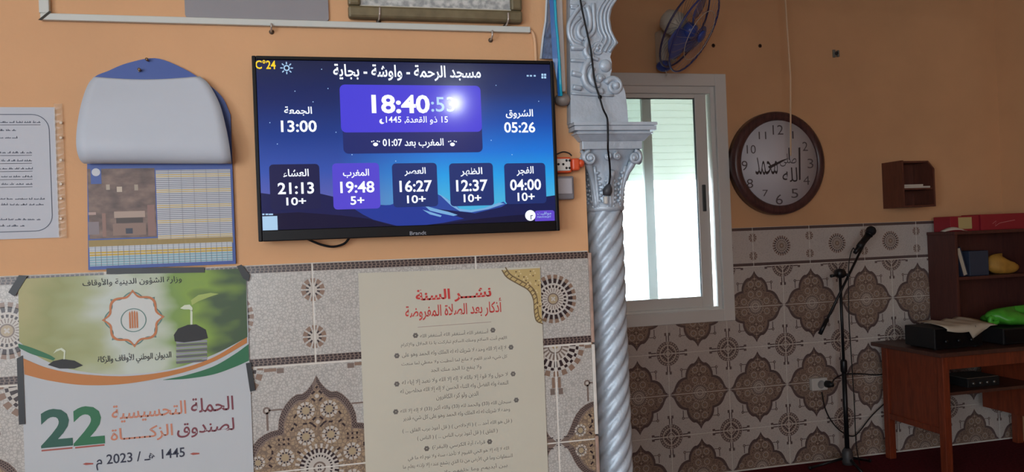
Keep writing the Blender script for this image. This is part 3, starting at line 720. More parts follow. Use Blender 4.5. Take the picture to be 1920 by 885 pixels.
mb = MB(); mb.flat(pp.P([(783, 613), (921, 603), (921, 604), (783, 614)]), py(2), mat('poster_rule', (168, 150, 140), .6)); mb.build('rule', dp)
LN = [('أستغفر الله أستغفر الله أستغفر الله', 788, 916, 620, 631), ('اللهم أنت السلام ومنك السلام تباركت يا ذا الجلال والإكرام', 753, 952, 632, 648), ('لا إله إلا الله وحده لا شريك له له الملك وله الحمد وهو على', 755, 951, 651, 668),
      ('كل شيء قدير اللهم لا مانع لما أعطيت ولا معطي لما منعت', 754, 953, 667, 684), ('ولا ينفع ذا الجد منك الجد', 808, 903, 686, 698), ('لا حول ولا قوة إلا بالله لا إله إلا الله ولا نعبد إلا إياه له', 755, 954, 702, 719),
      ('النعمة وله الفضل وله الثناء الحسن لا إله إلا الله مخلصين له', 752, 955, 718, 735), ('الدين ولو كره الكافرون', 818, 897, 736, 748), ('سبحان الله (33) والحمد لله (33) والله أكبر (33) لا إله إلا الله', 752, 960, 752, 771),
      ('وحده لا شريك له له الملك وله الحمد وهو على كل شيء قدير', 757, 958, 768, 787), ('( قل هو الله أحد ... ) ( الإخلاص ) ( قل أعوذ برب الفلق ... )', 756, 962, 787, 809), ('( الفلق ) ( قل أعوذ برب الناس ... ) ( الناس )', 783, 934, 805, 823),
      ('قراءة آية الكرسي (البقرة)', 811, 910, 828, 841), ('الله لا إله إلا هو الحي القيوم لا تأخذه سنة ولا نوم له ما في', 766, 956, 838, 862), ('السماوات وما في الأرض من ذا الذي يشفع عنده إلا بإذنه يعلم ما', 757, 963, 854, 877), ('بين أيديهم وما خلفهم ولا يحيطون بشيء', 757, 953, 871, 895)]
m_gtxt = mat('poster_grey_print', (112, 108, 104), .7)
for t, u0, u1, v0, v1 in LN:
    vm = (v0+v1)/2; hh = 5.2+.9*(vm-620)/260; mb = MB(); pp.text(mb, t, u0, vm-hh, u1, vm+hh, py(2), m_gtxt, -.002); mb.build('text_line', dp)
for u, v in ((924, 619), (779, 629), (958, 651), (744, 667), (962, 701), (744, 720), (968, 750), (742, 772), (918, 828), (800, 841)):
    c = pp.p(u, v); mb = MB()
    for k in range(6): mb.flat(disc(c[0]+.004*math.cos(PI/3*k), c[1]+.004*math.sin(PI/3*k), .0030, 8), py(2), mat('poster_star_print', (134, 130, 124), .7))
    mb.build('star_mark', dp)
mb = MB(); m_gold = mat('poster_gold', (190, 168, 112), .5); m_gl = mat('poster_gold_line', (112, 92, 62), .5)
arc = crv([Vector((940, 507, 0)), Vector((950, 521, 0)), Vector((972, 534, 0)), Vector((990, 545, 0)), Vector((999, 562, 0)), Vector((1001, 586, 0)), Vector((1005, 602, 0)), Vector((1017, 608, 0))], 5)
mb.flat(pp.P([(q_.x, q_.y) for q_ in arc]) + [(xb-.001, pp.p(1018, 607)[1]), (xb-.001, tr[1]-.003), (pp.p(942, 505)[0], tr[1]-.004)], py(2), m_gold)
for off in (0, 6.5):
    for i in range(len(arc)-1):
        p, q_ = arc[i], arc[i+1]
        mb.flat(pp.P([(p.x+off, p.y-off*.8), (q_.x+off, q_.y-off*.8), (q_.x+off+1.6, q_.y-off*.8-1.6), (p.x+off+1.6, p.y-off*.8-1.6)]), py(3), m_gl)
for i in range(2, len(arc)-2, 2):
    p = arc[i]; mb.flat(pp.P([(p.x, p.y), (p.x+1.6, p.y+1), (p.x+7.5, p.y-4.5), (p.x+6, p.y-5.5)]), py(4), m_gl)
for u, v, r in ((971, 513, 5), (985, 522, 4), (998, 512, 5), (1008, 530, 5), (1003, 548, 4), (1011, 570, 4), (992, 532, 3)):
    for k in range(5): c = pp.p(u+r*math.cos(k*1.3), v+r*math.sin(k*1.3)); mb.flat(disc(c[0], c[1], .0022, 7), py(4), m_gl if k % 2 else mat('poster_pale_gold', (212, 196, 150), .5))
mb.build('gold_corner', dp)
# -- notice in a plastic sleeve, cut by the picture's left edge
YN = D1-.004; pn = Plane(YN)
q0, q1 = pn.p(-150, 452), pn.p(108, 203); zb = pn.p(60, 447)[1]; zt = pn.p(60, 201)[1]
no = thing('paper_notice', 'printed paper notice with rounded border in clear punched sleeve on orange wall', 'notice', ((q0[0]+q1[0])/2, D1, zb))
MB().box((q0[0], YN, zb), (pn.p(107, 330)[0], YN+.001, zt), mat('notice_paper', (180, 184, 192), .5)).build('sheet', no)
def sleeve_mat():
    m, nt, p = nodes_of('clear_sleeve'); p.inputs['Base Color'].default_value = lin((214, 190, 160)); p.inputs['Roughness'].default_value = .12; p.inputs['Alpha'].default_value = .35; return m
mb = MB(); ux0, ux1 = pn.p(106, 330)[0], pn.p(122, 330)[0]; m_sl = sleeve_mat()
n = 40
for i in range(n):       # crinkled punched margin
    za = zb-.002+(zt+.010-zb)*i/n; zc = zb-.002+(zt+.010-zb)*(i+1)/n
    ya, yb_ = YN-.002*(i % 2)-.001, YN-.002*((i+1) % 2)-.001
    mb.add([(ux0, YN-.0008, za), (ux1, ya, za), (ux1, yb_, zc), (ux0, YN-.0008, zc)], [(0, 1, 2, 3)], m_sl)
for v in (230, 258, 300, 345, 372, 410): mb.lathe([(.0022, 0), (.0034, 0), (.0034, .0006), (.0022, .0006)], at(114, v, YN-.003), (0, -1, 0), mat('sleeve_hole_rim', (200, 182, 160), .3), 10)
mb.build('sleeve_margin', no, 'clear crinkled plastic margin')
m_bl = mat('notice_line', (70, 78, 96), .6); mb = MB()
p0, p1 = pn.p(-150, 432), pn.p(92, 214); z0_, z1_ = pn.p(60, 434)[1], pn.p(60, 214)[1]
o = rrect(p0[0], z0_, p1[0], z1_, .035, 8); i_ = rrect(p0[0]+.0016, z0_+.0016, p1[0]-.0016, z1_-.0016, .0335, 8)
for k in range(len(o)): mb.flat([o[k], o[(k+1) % len(o)], i_[(k+1) % len(o)], i_[k]], YN-.0004, m_bl)
mb.build('border_line', no)
mb = MB(); random.seed(3); m_np = mat('notice_print', (96, 102, 116), .7)
for u1, v, h in ((76, 229, 5), (30, 244, 5), (33, 258, 5), (60, 286, 5), (60, 301, 5), (61, 316, 5), (61, 331, 5), (61, 345, 5), (83, 373, 4), (82, 384, 3), (76, 411, 6), (46, 423, 6)):
    u = u1
    while u > -120:                          # unreadable small print: word-shaped strokes only
        l = random.uniform(5, 15); c0, c1 = pn.p(u-l, v+h*.3), pn.p(u, v-h*.3)
        mb.flat([(c0[0], c0[1]), (c1[0], c0[1]), (c1[0], c0[1]+.0016), (c0[0], c0[1]+.0016)], YN-.0004, m_np)
        for k in range(int(l/4)+1):
            x_ = c0[0]+(c1[0]-c0[0])*random.random(); hh = random.uniform(.002, .005); mb.flat([(x_, c0[1]), (x_+.0014, c0[1]), (x_+.0014, c0[1]+hh), (x_, c0[1]+hh)], YN-.0005, m_np)
        u -= l+random.uniform(2, 4)
    if v in (229, 286, 301, 316, 331, 345): c0, c1 = pn.p(-120, v+5), pn.p(u1, v+5); mb.flat([(c0[0], c1[1]-.0006), (c1[0], c1[1]-.0006), (c1[0], c1[1]+.0004), (c0[0], c1[1]+.0004)], YN-.0004, m_ink)
mb.build('small_print', no)

# ------------------------------------------------------------------ wall calendar with flipped page
YC = D1-.008; pc = Plane(YC)
bx0, bx1 = (pc.p(160, 320)[0]+pc.p(164, 500)[0])/2, (pc.p(437, 320)[0]+pc.p(441, 498)[0])/2
zb = (pc.p(164, 502)[1]+pc.p(441, 499)[1])/2
ca = thing('wall_calendar', 'blue wall calendar with arched top and big white page folded up over it', 'calendar', ((bx0+bx1)/2, D1, zb))
m_blue = mat('calendar_blue', (44, 76, 152), .45)
topc = crv([Vector((432, 215, 0)), Vector((415, 180, 0)), Vector((378, 149, 0)), Vector((335, 124, 0)), Vector((290, 109, 0)), Vector((240, 118, 0)), Vector((205, 132, 0)), Vector((172, 150, 0)), Vector((162, 200, 0))], 5)
MB().prism([(bx0, zb), (bx1, zb)] + pc.P([(q.x, q.y) for q in topc]), YC, D1, m_blue).build('backing_board', ca)
def cyl(k): return YC-.0003*k
def quad(mb, u0, v0, u1, v1, k, m):
    a_, b_, c_, d_ = pc.p(u0, v1), pc.p(u1, v1), pc.p(u1, v0), pc.p(u0, v0)
    zz0, zz1 = (a_[1]+b_[1])/2, (c_[1]+d_[1])/2; xx0, xx1 = (a_[0]+d_[0])/2, (b_[0]+c_[0])/2
    mb.flat([(xx0, zz0), (xx1, zz0), (xx1, zz1), (xx0, zz1)], cyl(k), m); return xx0, zz0, xx1, zz1
def photo2():
    m, nt, p = nodes_of('calendar_photo'); N = nt.nodes.new; Lk = nt.links.new
    tc = N('ShaderNodeTexCoord'); n = N('ShaderNodeTexNoise'); n.inputs['Scale'].default_value = 9; n.inputs['Detail'].default_value = 3; Lk(tc.outputs['Generated'], n.inputs['Vector'])
    r = N('ShaderNodeValToRGB'); Lk(n.outputs['Fac'], r.inputs[0]); e = r.color_ramp.elements
    e[0].position = .32; e[0].color = lin((84, 70, 66)); e[1].position = .75; e[1].color = lin((138, 116, 104)); x = e.new(.5); x.color = lin((112, 92, 84))
    Lk(r.outputs[0], p.inputs['Base Color']); return m
mb = MB(); quad(mb, 166, 316, 292, 446, 1, photo2()); quad(mb, 166, 446, 437, 460, 1, mat('calendar_gold', (150, 128, 70), .5))
quad(mb, 170, 313, 190, 345, 2, m_blue); c = pc.p(180, 323); mb.flat(disc(c[0], c[1], .009, 14), cyl(3), mat('calendar_white', (196, 200, 206), .5))
for u0, v0, u1, v1, cc in ((214, 396, 272, 408, (170, 150, 136)), (218, 408, 268, 418, (70, 58, 54)), (212, 419, 274, 441, (136, 112, 100)), (236, 428, 249, 438, (48, 56, 74)), (166, 416, 186, 440, (130, 120, 124)), (192, 400, 199, 444, (140, 108, 96)), (277, 384, 291, 442, (136, 104, 96)),
                           (219, 350, 229, 360, (190, 178, 160)), (199, 346, 206, 356, (170, 158, 142)), (252, 346, 259, 357, (160, 148, 132)), (166, 398, 180, 403, (176, 150, 140))):
    quad(mb, u0, v0, u1, v1, 2 if v0 != 428 else 3, mat('calendar_photo_%d_%d' % (u0, v0), cc, .5))
mb.build('photo_print', ca, 'dim brown photograph of a prayer hall')
mb = MB(); x0_, z0_, x1_, z1_ = quad(mb, 294, 318, 434, 446, 2, mat('calendar_white', (196, 200, 206), .5))
m_cl = mat('calendar_line', (128, 132, 142), .6); m_cg = mat('calendar_yellow', (190, 160, 52), .5)
for i in range(36):
    zz = z1_-(z1_-z0_)*(i+.5)/36; h = (z1_-z0_)/36*.42; mb.flat([(x0_, zz-h/2), (x1_, zz-h/2), (x1_, zz+h/2), (x0_, zz+h/2)], cyl(3), m_cg if i % 8 in (2, 3) else m_cl)
for i in range(1, 6): xx = x0_+(x1_-x0_)*i/6; mb.flat([(xx, z0_), (xx+.0007, z0_), (xx+.0007, z1_), (xx, z1_)], cyl(4), m_cl)
mb.build('date_table', ca)
mb = MB(); x0_, z0_, x1_, z1_ = quad(mb, 168, 458, 436, 494, 2, mat('calendar_white', (196, 200, 206), .5))
for i in range(8):
    zz = z1_-(z1_-z0_)*(i+.5)/8; h = (z1_-z0_)/8*.7; mb.flat([(x0_, zz-h/2), (x1_, zz-h/2), (x1_, zz+h/2), (x0_, zz+h/2)], cyl(3), (m_cg if i in (2, 3) else mat('calendar_teal', (126, 168, 180), .5) if i > 3 else mat('calendar_pale', (176, 184, 190), .5)))
for i in range(1, 26): xx = x0_+(x1_-x0_)*i/26; mb.flat([(xx, z0_), (xx+.0009, z0_), (xx+.0009, z1_), (xx, z1_)], cyl(4), m_cl)
mb.build('year_strip', ca)
L = crv([Vector((176, 144, .006)), Vector((164, 160, .012)), Vector((152, 195, .030)), Vector((144, 240, .046)), Vector((143, 275, .052)), Vector((149, 298, .040)), Vector((158, 307, .018)), Vector((166, 303, .004))], 4)
Rr = crv([Vector((375, 143, .006)), Vector((392, 158, .012)), Vector((412, 195, .026)), Vector((424, 240, .036)), Vector((430, 272, .040)), Vector((433, 296, .034)), Vector((434, 307, .018)), Vector((430, 303, .004))], 4)
vs = []; fs = []; NT = 14
for i in range(len(L)):
    for j in range(NT+1):
        t = j/NT; d = L[i].z*(1-t)+Rr[i].z*t; u = L[i].x*(1-t)+Rr[i].x*t; v = L[i].y*(1-t)+Rr[i].y*t
        if i < 8: v += 4*(1-i/8)*math.sin(PI*t)*1.3
        vs.append(at(u, v, YC-.001-d))
for i in range(len(L)-1):
    for j in range(NT): k = i*(NT+1)+j; fs.append((k, k+NT+1, k+NT+2, k+1))
o = MB().add(vs, fs, mat('calendar_page_back', (188, 196, 206), .55, var=.03, vscale=6), True).build('folded_page', ca, 'plain white back of the turned page')
so = o.modifiers.new('thick', 'SOLIDIFY'); so.thickness = .0008
mb = MB(); m_nail = mat('nail_metal', (150, 130, 104), .35, .8)
for u, v in ((277, 113), (263, 132)): q = at(u, v, YC); mb.tube([q+Vector((0, .006, 0)), q+Vector((0, -.010, -.002))], .0022, m_nail, 8); mb.lathe([(.0035, 0), (.0035, .002)], q+Vector((0, -.010, 0)), (0, -1, 0), m_nail, 10)
mb.box(at(261, 125, YC-.002)-Vector((.002, .004, .012)), at(261, 132, YC-.002)+Vector((.002, .001, .003)), mat('hanger_plastic', (150, 140, 134), .4)); mb.build('hanger_nail', ca)

# ------------------------------------------------------------------ trunking, frame, board, hooks above
m_trunk = mat('white_trunking', (196, 200, 194), .45)
YT = D1-.014; pt_ = Plane(YT)
q0, q1 = pt_.p(75, 38), pt_.p(995, 60); zt0 = (pt_.p(75, 40)[1]+pt_.p(995, 58)[1])/2; zt1 = (pt_.p(90, 25)[1]+pt_.p(995, 49)[1])/2
tr_ = thing('cable_trunking', 'white plastic cable trunking running along orange wall above television', 'trunking', ((q0[0]+q1[0])/2, D1, zt0))
MB().box((q0[0], YT, zt0), (q1[0], D1-.0004, zt1), m_trunk, .002).build('horizontal_run', tr_)
MB().box((q0[0]-.002, YT, zt1), (q0[0]+.019, D1-.0004, 2.6), m_trunk, .002).build('vertical_run', tr_)
mb = MB(); mb.add([(q0[0]-.004, YT-.0006, zt0-.001), (q0[0]+.003, YT-.0006, zt0-.002), (q0[0]+.024, YT-.0006, zt1+.002), (q0[0]+.020, YT-.0006, zt1+.005)], [(0, 1, 2, 3)], mat('dark_joint', (60, 56, 50), .8)); mb.build('mitre_joint', tr_)
pts = crv([at(994, 57, D1-.004), at(1000, 64, D1-.004), at(1003, 80, D1-.004), at(1004, 98, D1-.004), at(1006, 140, D1-.004)], 5)
solo(MB().tube(pts, .0045, mat('painted_cable', (214, 170, 130), .6), 8), 'painted_cable', 'cable painted wall colour curving down from end of white trunking', 'cable', pts[-1])
pb = Plane(D1-.006); z_ = pb.p(480, 37)[1]; xx0, xx1 = pb.p(347, 30)[0], pb.p(616, 20)[0]
solo(MB().prism(rrect(xx0, z_+.002, xx1, 2.45, .006), D1-.006, D1-.0005, mat('grey_board', (136, 134, 138), .5, var=.03)), 'grey_board', 'plain grey board on orange wall, standing above white trunking', 'board', ((xx0+xx1)/2, D1, z_))
YF = D1-.03; pf = Plane(YF); fx0, fx1 = pf.p(653, 20)[0], pf.p(980, 20)[0]; fz = (pf.p(653, 29)[1]+pf.p(980, 44)[1])/2
fr = thing('picture_frame', 'dark bronze framed picture with pale marbled print, resting on two metal hooks', 'picture frame', ((fx0+fx1)/2, D1, fz))
m_br = mat('bronze_frame', (108, 98, 72), .4, .25, var=.2, vscale=30); fw = .030; ft = fz+.36
for a_, b_ in (((fx0, fz), (fx1, fz+fw)), ((fx0, ft-fw), (fx1, ft))): MB().box((a_[0], YF, a_[1]), (b_[0], D1-.004, b_[1]), m_br, .006).build('frame_rail', fr)
for a_ in (fx0, fx1-fw): MB().box((a_, YF, fz+fw), (a_+fw, D1-.004, ft-fw), m_br, .006).build('frame_rail', fr)
def marble():
    m, nt, p = nodes_of('marbled_print'); N = nt.nodes.new; Lk = nt.links.new
    tc = N('ShaderNodeTexCoord'); n = N('ShaderNodeTexNoise'); n.inputs['Scale'].default_value = 70; n.inputs['Detail'].default_value = 3; Lk(tc.outputs['Object'], n.inputs['Vector'])
    r = N('ShaderNodeValToRGB'); Lk(n.outputs['Fac'], r.inputs[0]); e = r.color_ramp.elements
    e[0].position = .38; e[0].color = lin((142, 146, 146)); e[1].position = .62; e[1].color = lin((196, 198, 194)); Lk(r.outputs[0], p.inputs['Base Color']); p.inputs['Roughness'].default_value = .3; return m
MB().box((fx0+fw-.003, YF+.012, fz+fw-.003), (fx1-fw+.003, YF+.016, ft-fw+.003), marble()).build('marbled_print', fr)
MB().box((fx0+fw-.004, YF+.0105, fz+fw-.004), (fx1-fw+.004, YF+.0115, fz+fw+.003), mat('pale_slip', (196, 190, 170), .4)).build('slip_edge', fr)
m_hook = mat('hook_metal', (196, 188, 180), .3, .6); m_hookd = mat('hook_dark', (92, 78, 66), .5, .4)
def hook(u, v0, v1, Yf, label):
    a_ = at(u, v0, Yf); b_ = at(u, v1, Yf); t = thing('wall_hook', label, 'hook', (b_.x, D1, b_.z), 'metal hooks above the television')
    MB().tube(crv([a_, (a_+b_)/2+Vector((0, -.001, 0)), b_+Vector((0, 0, .004)), b_+Vector((-.001, (D1-Yf)*.3, -.002)), Vector((b_.x-.001, D1, b_.z-.003))], 4), .0023, m_hook, 8).build('prong', t)
    MB().lathe([(.006, 0), (.006, .002), (.003, .005)], Vector((b_.x-.001, D1, b_.z-.003)), (0, -1, 0), m_hookd, 10).build('screw_plate', t)
hook(712, 14, 31, YF-.003, 'metal hook holding up left end of bronze picture frame'); hook(953, 24, 41, YF-.003, 'metal hook holding up right end of bronze picture frame')
hook(509, 44, 54, D1-.018, 'small metal hook just under white trunking, beneath grey board'); hook(923, 57, 70, D1-.018, 'small metal hook under white trunking, right of centre above television')

# ------------------------------------------------------------------ blue plaque, power strip and box beside the screen
pq = at(1030, 180, D1-.05)
bl = thing('blue_sign', 'narrow blue hanging sign with bright cyan edge between television and carved arch', 'sign', (pq.x, D1, pq.z))
m_bs = mat('sign_mottled_blue', (84, 104, 136), .3, var=.5, vscale=70); m_be = mat('sign_blue', (30, 92, 158), .25); m_cy = mat('sign_cyan_edge', (30, 160, 190), .2); m_rim = mat('sign_rim', (196, 202, 206), .35)
def strip(mb, A, B, ya, yb, m):
    for i in range(len(A)-1):
        mb.add([at(*A[i], ya), at(*B[i], yb), at(*B[i+1], yb), at(*A[i+1], ya)], [(3, 2, 1, 0)], m)
V = [-90, -40, 0, 40, 70, 110, 150, 183]
Le = [(1026, -90), (1026, -40), (1025, 0), (1023, 40), (1018, 70), (1014, 110), (1012, 150), (1011, 183)]
Mi = [(1030, v) for v in (-90, -40)] + [(1030, 0), (1032, 40), (1034, 70), (1036, 110), (1044, 150), (1046, 180)]
Ce = [(1036, v) for v in (-90, -40)] + [(1038, 0), (1040, 40), (1043, 70), (1046, 110), (1048, 150), (1050, 180)]
De = [(u+5, v) for u, v in Ce]
ya, yb = D1-.012, D1-.048
mb = MB(); strip(mb, [(u+2, v) for u, v in Le[:6]], Mi[:6], ya, yb, m_bs); mb.build('mottled_face', bl)
mb = MB(); strip(mb, Mi, Ce, yb, yb-.006, m_be); mb.build('blue_band', bl)
mb = MB(); mb.tube([(at(*p, yb-.006)+at(*q, yb-.006))/2 for p, q in zip(Ce, De)], .0036, m_cy, 8); mb.build('cyan_edge', bl)
mb = MB(); mb.tube([at(*p, ya) for p in Le[:6]], .003, m_rim, 8); mb.build('pale_rim', bl)
hx0, hx1 = at(1046, 100, D1-.03).x, at(1059, 100, D1-.03).x; hz = at(1058, 172, D1-.03).z
MB().box((hx0, D1-.03, hz), (hx1, D1, 2.4), mat('lamp_housing', (196, 192, 188), .5, var=.05), .004).build('housing', bl)
c = at(1055, 187, D1-.022); MB().ball((c.x, c.y, c.z), .020, mat('grey_end_cap', (132, 124, 118), .5), (1.1, .9, .85), 14).build('end_cap', bl)
# power strip
YE = D1-.035
a_, b_ = at(1020, 325, YE), at(1072, 292, YE); z0_, z1_ = at(1060, 324, YE).z, at(1060, 294, YE).z
ps = thing('power_strip', 'white socket strip with orange rim half behind television, orange plug in end', 'power strip', ((a_.x+b_.x)/2, D1, z0_))
m_or = mat('orange_plastic', (214, 84, 44), .4); m_wp = mat('white_plastic', (206, 204, 198), .4)
MB().box((a_.x, YE, z0_), (b_.x, D1, z1_), m_or, .006).build('rim', ps); MB().box((a_.x+.005, YE-.003, z0_+.005), (b_.x-.005, YE+.002, z1_-.005), m_wp, .003).build('face', ps)
for u, v in ((1047, 308), (1056, 308), (1062, 301), (1068, 301), (1062, 315), (1068, 315)): MB().lathe([(.0032, 0), (.0032, .0012)], at(u, v, YE-.0028), (0, -1, 0), m_mblack, 10).build('socket_hole', ps)
q = at(1080, 308, YE+.01); mb = MB(); mb.box((q.x-.014, q.y-.012, q.z-.017), (q.x+.007, q.y+.012, q.z+.015), m_or, .005); mb.ball((q.x+.012, q.y, q.z+.002), .011, m_or); mb.build('plug', ps, 'orange plug')
mb = MB(); mb.tube(crv([at(1040, 291, YE+.01), at(1055, 285, YE+.01), at(1066, 287, YE+.01), at(1072, 292, YE+.01)], 5), .0018, m_mblack, 6); mb.build('lead', ps)
a_, b_ = at(1030, 376, D1-.028), at(1076, 330, D1-.028); z0_, z1_ = at(1060, 374, D1-.028).z, at(1060, 330, D1-.028).z
eb = thing('switch_box', 'small grey electrical box with pale cover, half hidden behind television edge', 'switch box', ((a_.x+b_.x)/2, D1, z0_))
MB().box((a_.x, D1-.028, z0_), (b_.x, D1, z1_), mat('grey_box', (118, 116, 122), .5), .004).build('housing', eb)
MB().box((a_.x+.006, D1-.032, z0_+.014), (b_.x-.006, D1-.026, z1_-.006), mat('pale_cover', (168, 166, 172), .4), .002).build('cover', eb)

# ------------------------------------------------------------------ twisted column with leafy capital
m_sil = mat('silver_paint', (176, 189, 201), .42, .2, var=.10, vscale=25, bump=.35, bscale=120)
XC, YC_ = .750, 2.0; RO = .0515
zr = at(1141, 392, YC_-.05).z
col = thing('column', 'silver painted twisted column with leafy capital at end of tiled wall', 'column', (XC, YC_, 0))
vs = []; fs = []; NA, NZ = 96, 200; z0c = .09; tw = 2*PI/.34
for i in range(NZ+1):
    z = z0c+(zr-z0c)*i/NZ
    for k in range(NA):
        t = 2*PI*k/NA; ph_ = (t - tw*z)*7/2
        r = RO*(.83+.17*abs(math.cos(ph_))**.75); vs.append((XC+r*math.cos(t), YC_+r*math.sin(t), z))
for i in range(NZ):
    for k in range(NA): fs.append((i*NA+k, i*NA+(k+1) % NA, (i+1)*NA+(k+1) % NA, (i+1)*NA+k))
MB().add(vs, fs, m_sil, True).build('twisted_shaft', col)
mb = MB(); mb.lathe([(.085, 0), (.085, .03), (.075, .04), (.07, .06), (.058, .07), (.056, .092)], (XC, YC_, 0), (0, 0, 1), m_sil, 32); mb.build('base', col)
def zat(v, dy): return at(1150, v, YC_-dy).z
zb0 = zr-.002; zb1 = zat(278, .085); zt_ = zat(262, .09)
MB().lathe([(.050, zr-.006), (.0545, zr-.002), (.0555, zr+.006), (.0525, zr+.012), (.051, zr+.02)], (XC, YC_, 0), (0, 0, 1), m_sil, 32).build('neck_ring', col)
vs = []; fs = []; n1 = 64; prof = [(0, .0515, 1.0), (.15, .052, 1.0), (.4, .055, .9), (.62, .062, .7), (.8, .071, .5), (.92, .080, .35), (1, .086, .3)]
for f, r, rd in prof:
    for k in range(n1):
        t = 2*PI*k/n1; c, s_ = math.cos(t), math.sin(t); sq = 1/max(abs(c), abs(s_)); q = rd+(1-rd)*sq
        rr = r*q*(1+.03*math.cos(16*t)*(1-f)); vs.append((XC+rr*c*(.92), YC_+rr*s_*.92, zb0+(zb1-zb0)*f))
for i in range(len(prof)-1):
    for k in range(n1): fs.append((i*n1+k, i*n1+(k+1) % n1, (i+1)*n1+(k+1) % n1, (i+1)*n1+k))
MB().add(vs, fs, m_sil, True).build('capital_bell', col)
def bell_r(f):
    for i in range(len(prof)-1):
        a_, b_ = prof[i], prof[i+1]
        if a_[0] <= f <= b_[0]: k = (f-a_[0])/(b_[0]-a_[0]); return a_[1]+(b_[1]-a_[1])*k
    return .086
def bell(t, f, off=0):
    c, s_ = math.cos(t), math.sin(t); rd = 1-.7*max(0, f-.15)/.85; sq = 1/max(abs(c), abs(s_)); r = bell_r(min(f, 1))*(rd+(1-rd)*sq)*.92+off
    return Vector((XC+r*c, YC_+r*s_, zb0+(zb1-zb0)*f))
for k in range(8):                              # leaves with beaded edges
    t = -PI/2+PI/4*k; lf = MB(); hi = .80 if k % 2 else .62
    for sd in (-1, 1):
        P = [bell(t+sd*(.30*math.sin(PI*min(1, .15+.85*i/8))**.8), .06+(hi-.06)*i/8, .003) for i in range(9)]
        for i, p in enumerate(P): lf.ball(p, .0062 if i < 7 else .005, m_sil, (1, 1, .8), 8)
    lf.tube([bell(t, .04+(hi-.02)*i/8, .002+.012*(i/8)**3) for i in range(9)], [.007]*6+[.008, .010, .008], m_sil, 8)
    for sd in (-1, 1): lf.tube([bell(t+sd*.13, .06+(hi-.14)*i/6, .003) for i in range(7)], .005, m_sil, 6)
    lf.build('acanthus_leaf', col)
def spiral(cx, cy, cz, ex, ez, r0, turns, th, mb, m, n=30, a0=0.0, sgn=1, dec=.85):
    ex, ez = Vector(ex), Vector(ez); P = []
    for i in range(n+1):
        f = i/n; r = r0*(1-dec*f); t = a0+sgn*2*PI*turns*f; P.append(Vector((cx, cy, cz))+ex*(r*math.cos(t))+ez*(r*math.sin(t)))
    mb.tube(P, [th*(1-.35*i/n) for i in range(n+1)], m, 8); mb.ball(P[-1], th*1.5, m, (1, 1, 1), 8)
zv = (zb1+zb0+(zb1-zb0)*.55)/2+.012
for nx, ny in ((0, -1), (1, 0), (-1, 0), (0, 1)):
    ex = Vector((-ny, nx, 0)); no_ = Vector((nx, ny, 0))
    for sd in (-1, 1):
        mb = MB(); c = Vector((XC, YC_, zb1-.024))+no_*.080+ex*(sd*.063); spiral(c.x, c.y, c.z, ex*sd, (0, 0, 1), .018, 1.7, .0052, mb, m_sil, 30, PI*.5, -1); mb.build('corner_volute', col)
        mb = MB(); c = Vector((XC, YC_, zb1-.020))+no_*.079+ex*(sd*.014); spiral(c.x, c.y, c.z, ex*(-sd), (0, 0, 1), .010, 1.4, .0042, mb, m_sil, 22, PI*.5, -1); mb.build('centre_scroll', col)
mb = MB(); mb.box((XC-.084, YC_-.084, zb1-.002), (XC+.084, YC_+.084, zt_), m_sil, .002); mb.build('capital_block', col)
mb = MB(); zz = [zat(v, .11) for v in (262, 250, 247, 244, 236, 235, 229)]; hw = [(.088, .102), (.106, .106), (.100, .100), (.113, .113), (.108, .108), (.115, .115)]
for i, (a_, b_) in enumerate(hw):
    z0_, z1_ = zz[i], zz[i+1]; p = [(-1, -1), (1, -1), (1, 1), (-1, 1)]
    mb.add([(XC+x*a_, YC_+y*a_, z0_) for x, y in p]+[(XC+x*b_, YC_+y*b_, z1_) for x, y in p], [(3, 2, 1, 0), (4, 5, 6, 7)]+[(k, (k+1) % 4, 4+(k+1) % 4, 4+k) for k in range(4)], m_sil)
mb.build('abacus', col)

# ------------------------------------------------------------------ carved springing of the arch
YA = 1.905; pa = Plane(YA); zab = zz[-1]
ar = thing('carved_arch', 'silver carved plaster arch with scrolls and scalloped edge, rising from column capital', 'arch', (XC, YA+.1, zab))
edge = [(1178, 228), (1176, 201), (1174, 185), (1172, 172), (1165, 155), (1154, 146), (1144, 141), (1147, 132), (1147, 116), (1144, 107), (1147, 97), (1153, 88), (1159, 80), (1153, 70), (1147, 57), (1143.5, 34), (1147, 16), (1157, 0), (1172, -22), (1196, -46), (1226, -66), (1262, -80)]
prof_ = [(at(1070, 228, YA).x, zab), (pa.p(1178, 228)[0], zab)] + pa.P(edge[1:]) + [pa.p(1262, -150), pa.p(1068, -150)]
MB().prism(prof_, YA, YA+.19, m_sil).build('panel', ar)
def rl(mb, pts, r=.0042, smooth=4):
    q = crv([Vector((u, v, 0)) for u, v in pts], smooth); mb.tube([at(p.x, p.y, YA-.002) for p in q], r, m_sil, 8)
for k in (3.5, 10, 17, 24):
    mb = MB(); rl(mb, [(u-k-(2 if 70 < v < 95 and k > 5 else 0)-(k*.3 if v > 75 else 0), v) for u, v in [(1147, 97), (1153, 88), (1158, 80), (1153, 70), (1147, 57), (1143.5, 34), (1147, 16), (1157, 0), (1172, -22), (1196, -46), (1226, -66)]], .0042 if k < 20 else .003); mb.build('edge_moulding', ar)
for pts, r in (([(1095, 4), (1080, 22), (1067, 44), (1067, 66), (1075, 82), (1090, 87)], .0045), ([(1088, 32), (1076, 44), (1071, 58), (1075, 74), (1090, 82)], .0035), ([(1092, 43), (1085, 52), (1085, 66), (1094, 74)], .005), ([(1100, 12), (1105, 28), (1106, 48), (1100, 62)], .006), ([(1112, 6), (1113, 30), (1114, 55), (1105, 68), (1094, 74)], .0045)):
    mb = MB(); rl(mb, pts, r*1.3); mb.build('leaf_scroll', ar)
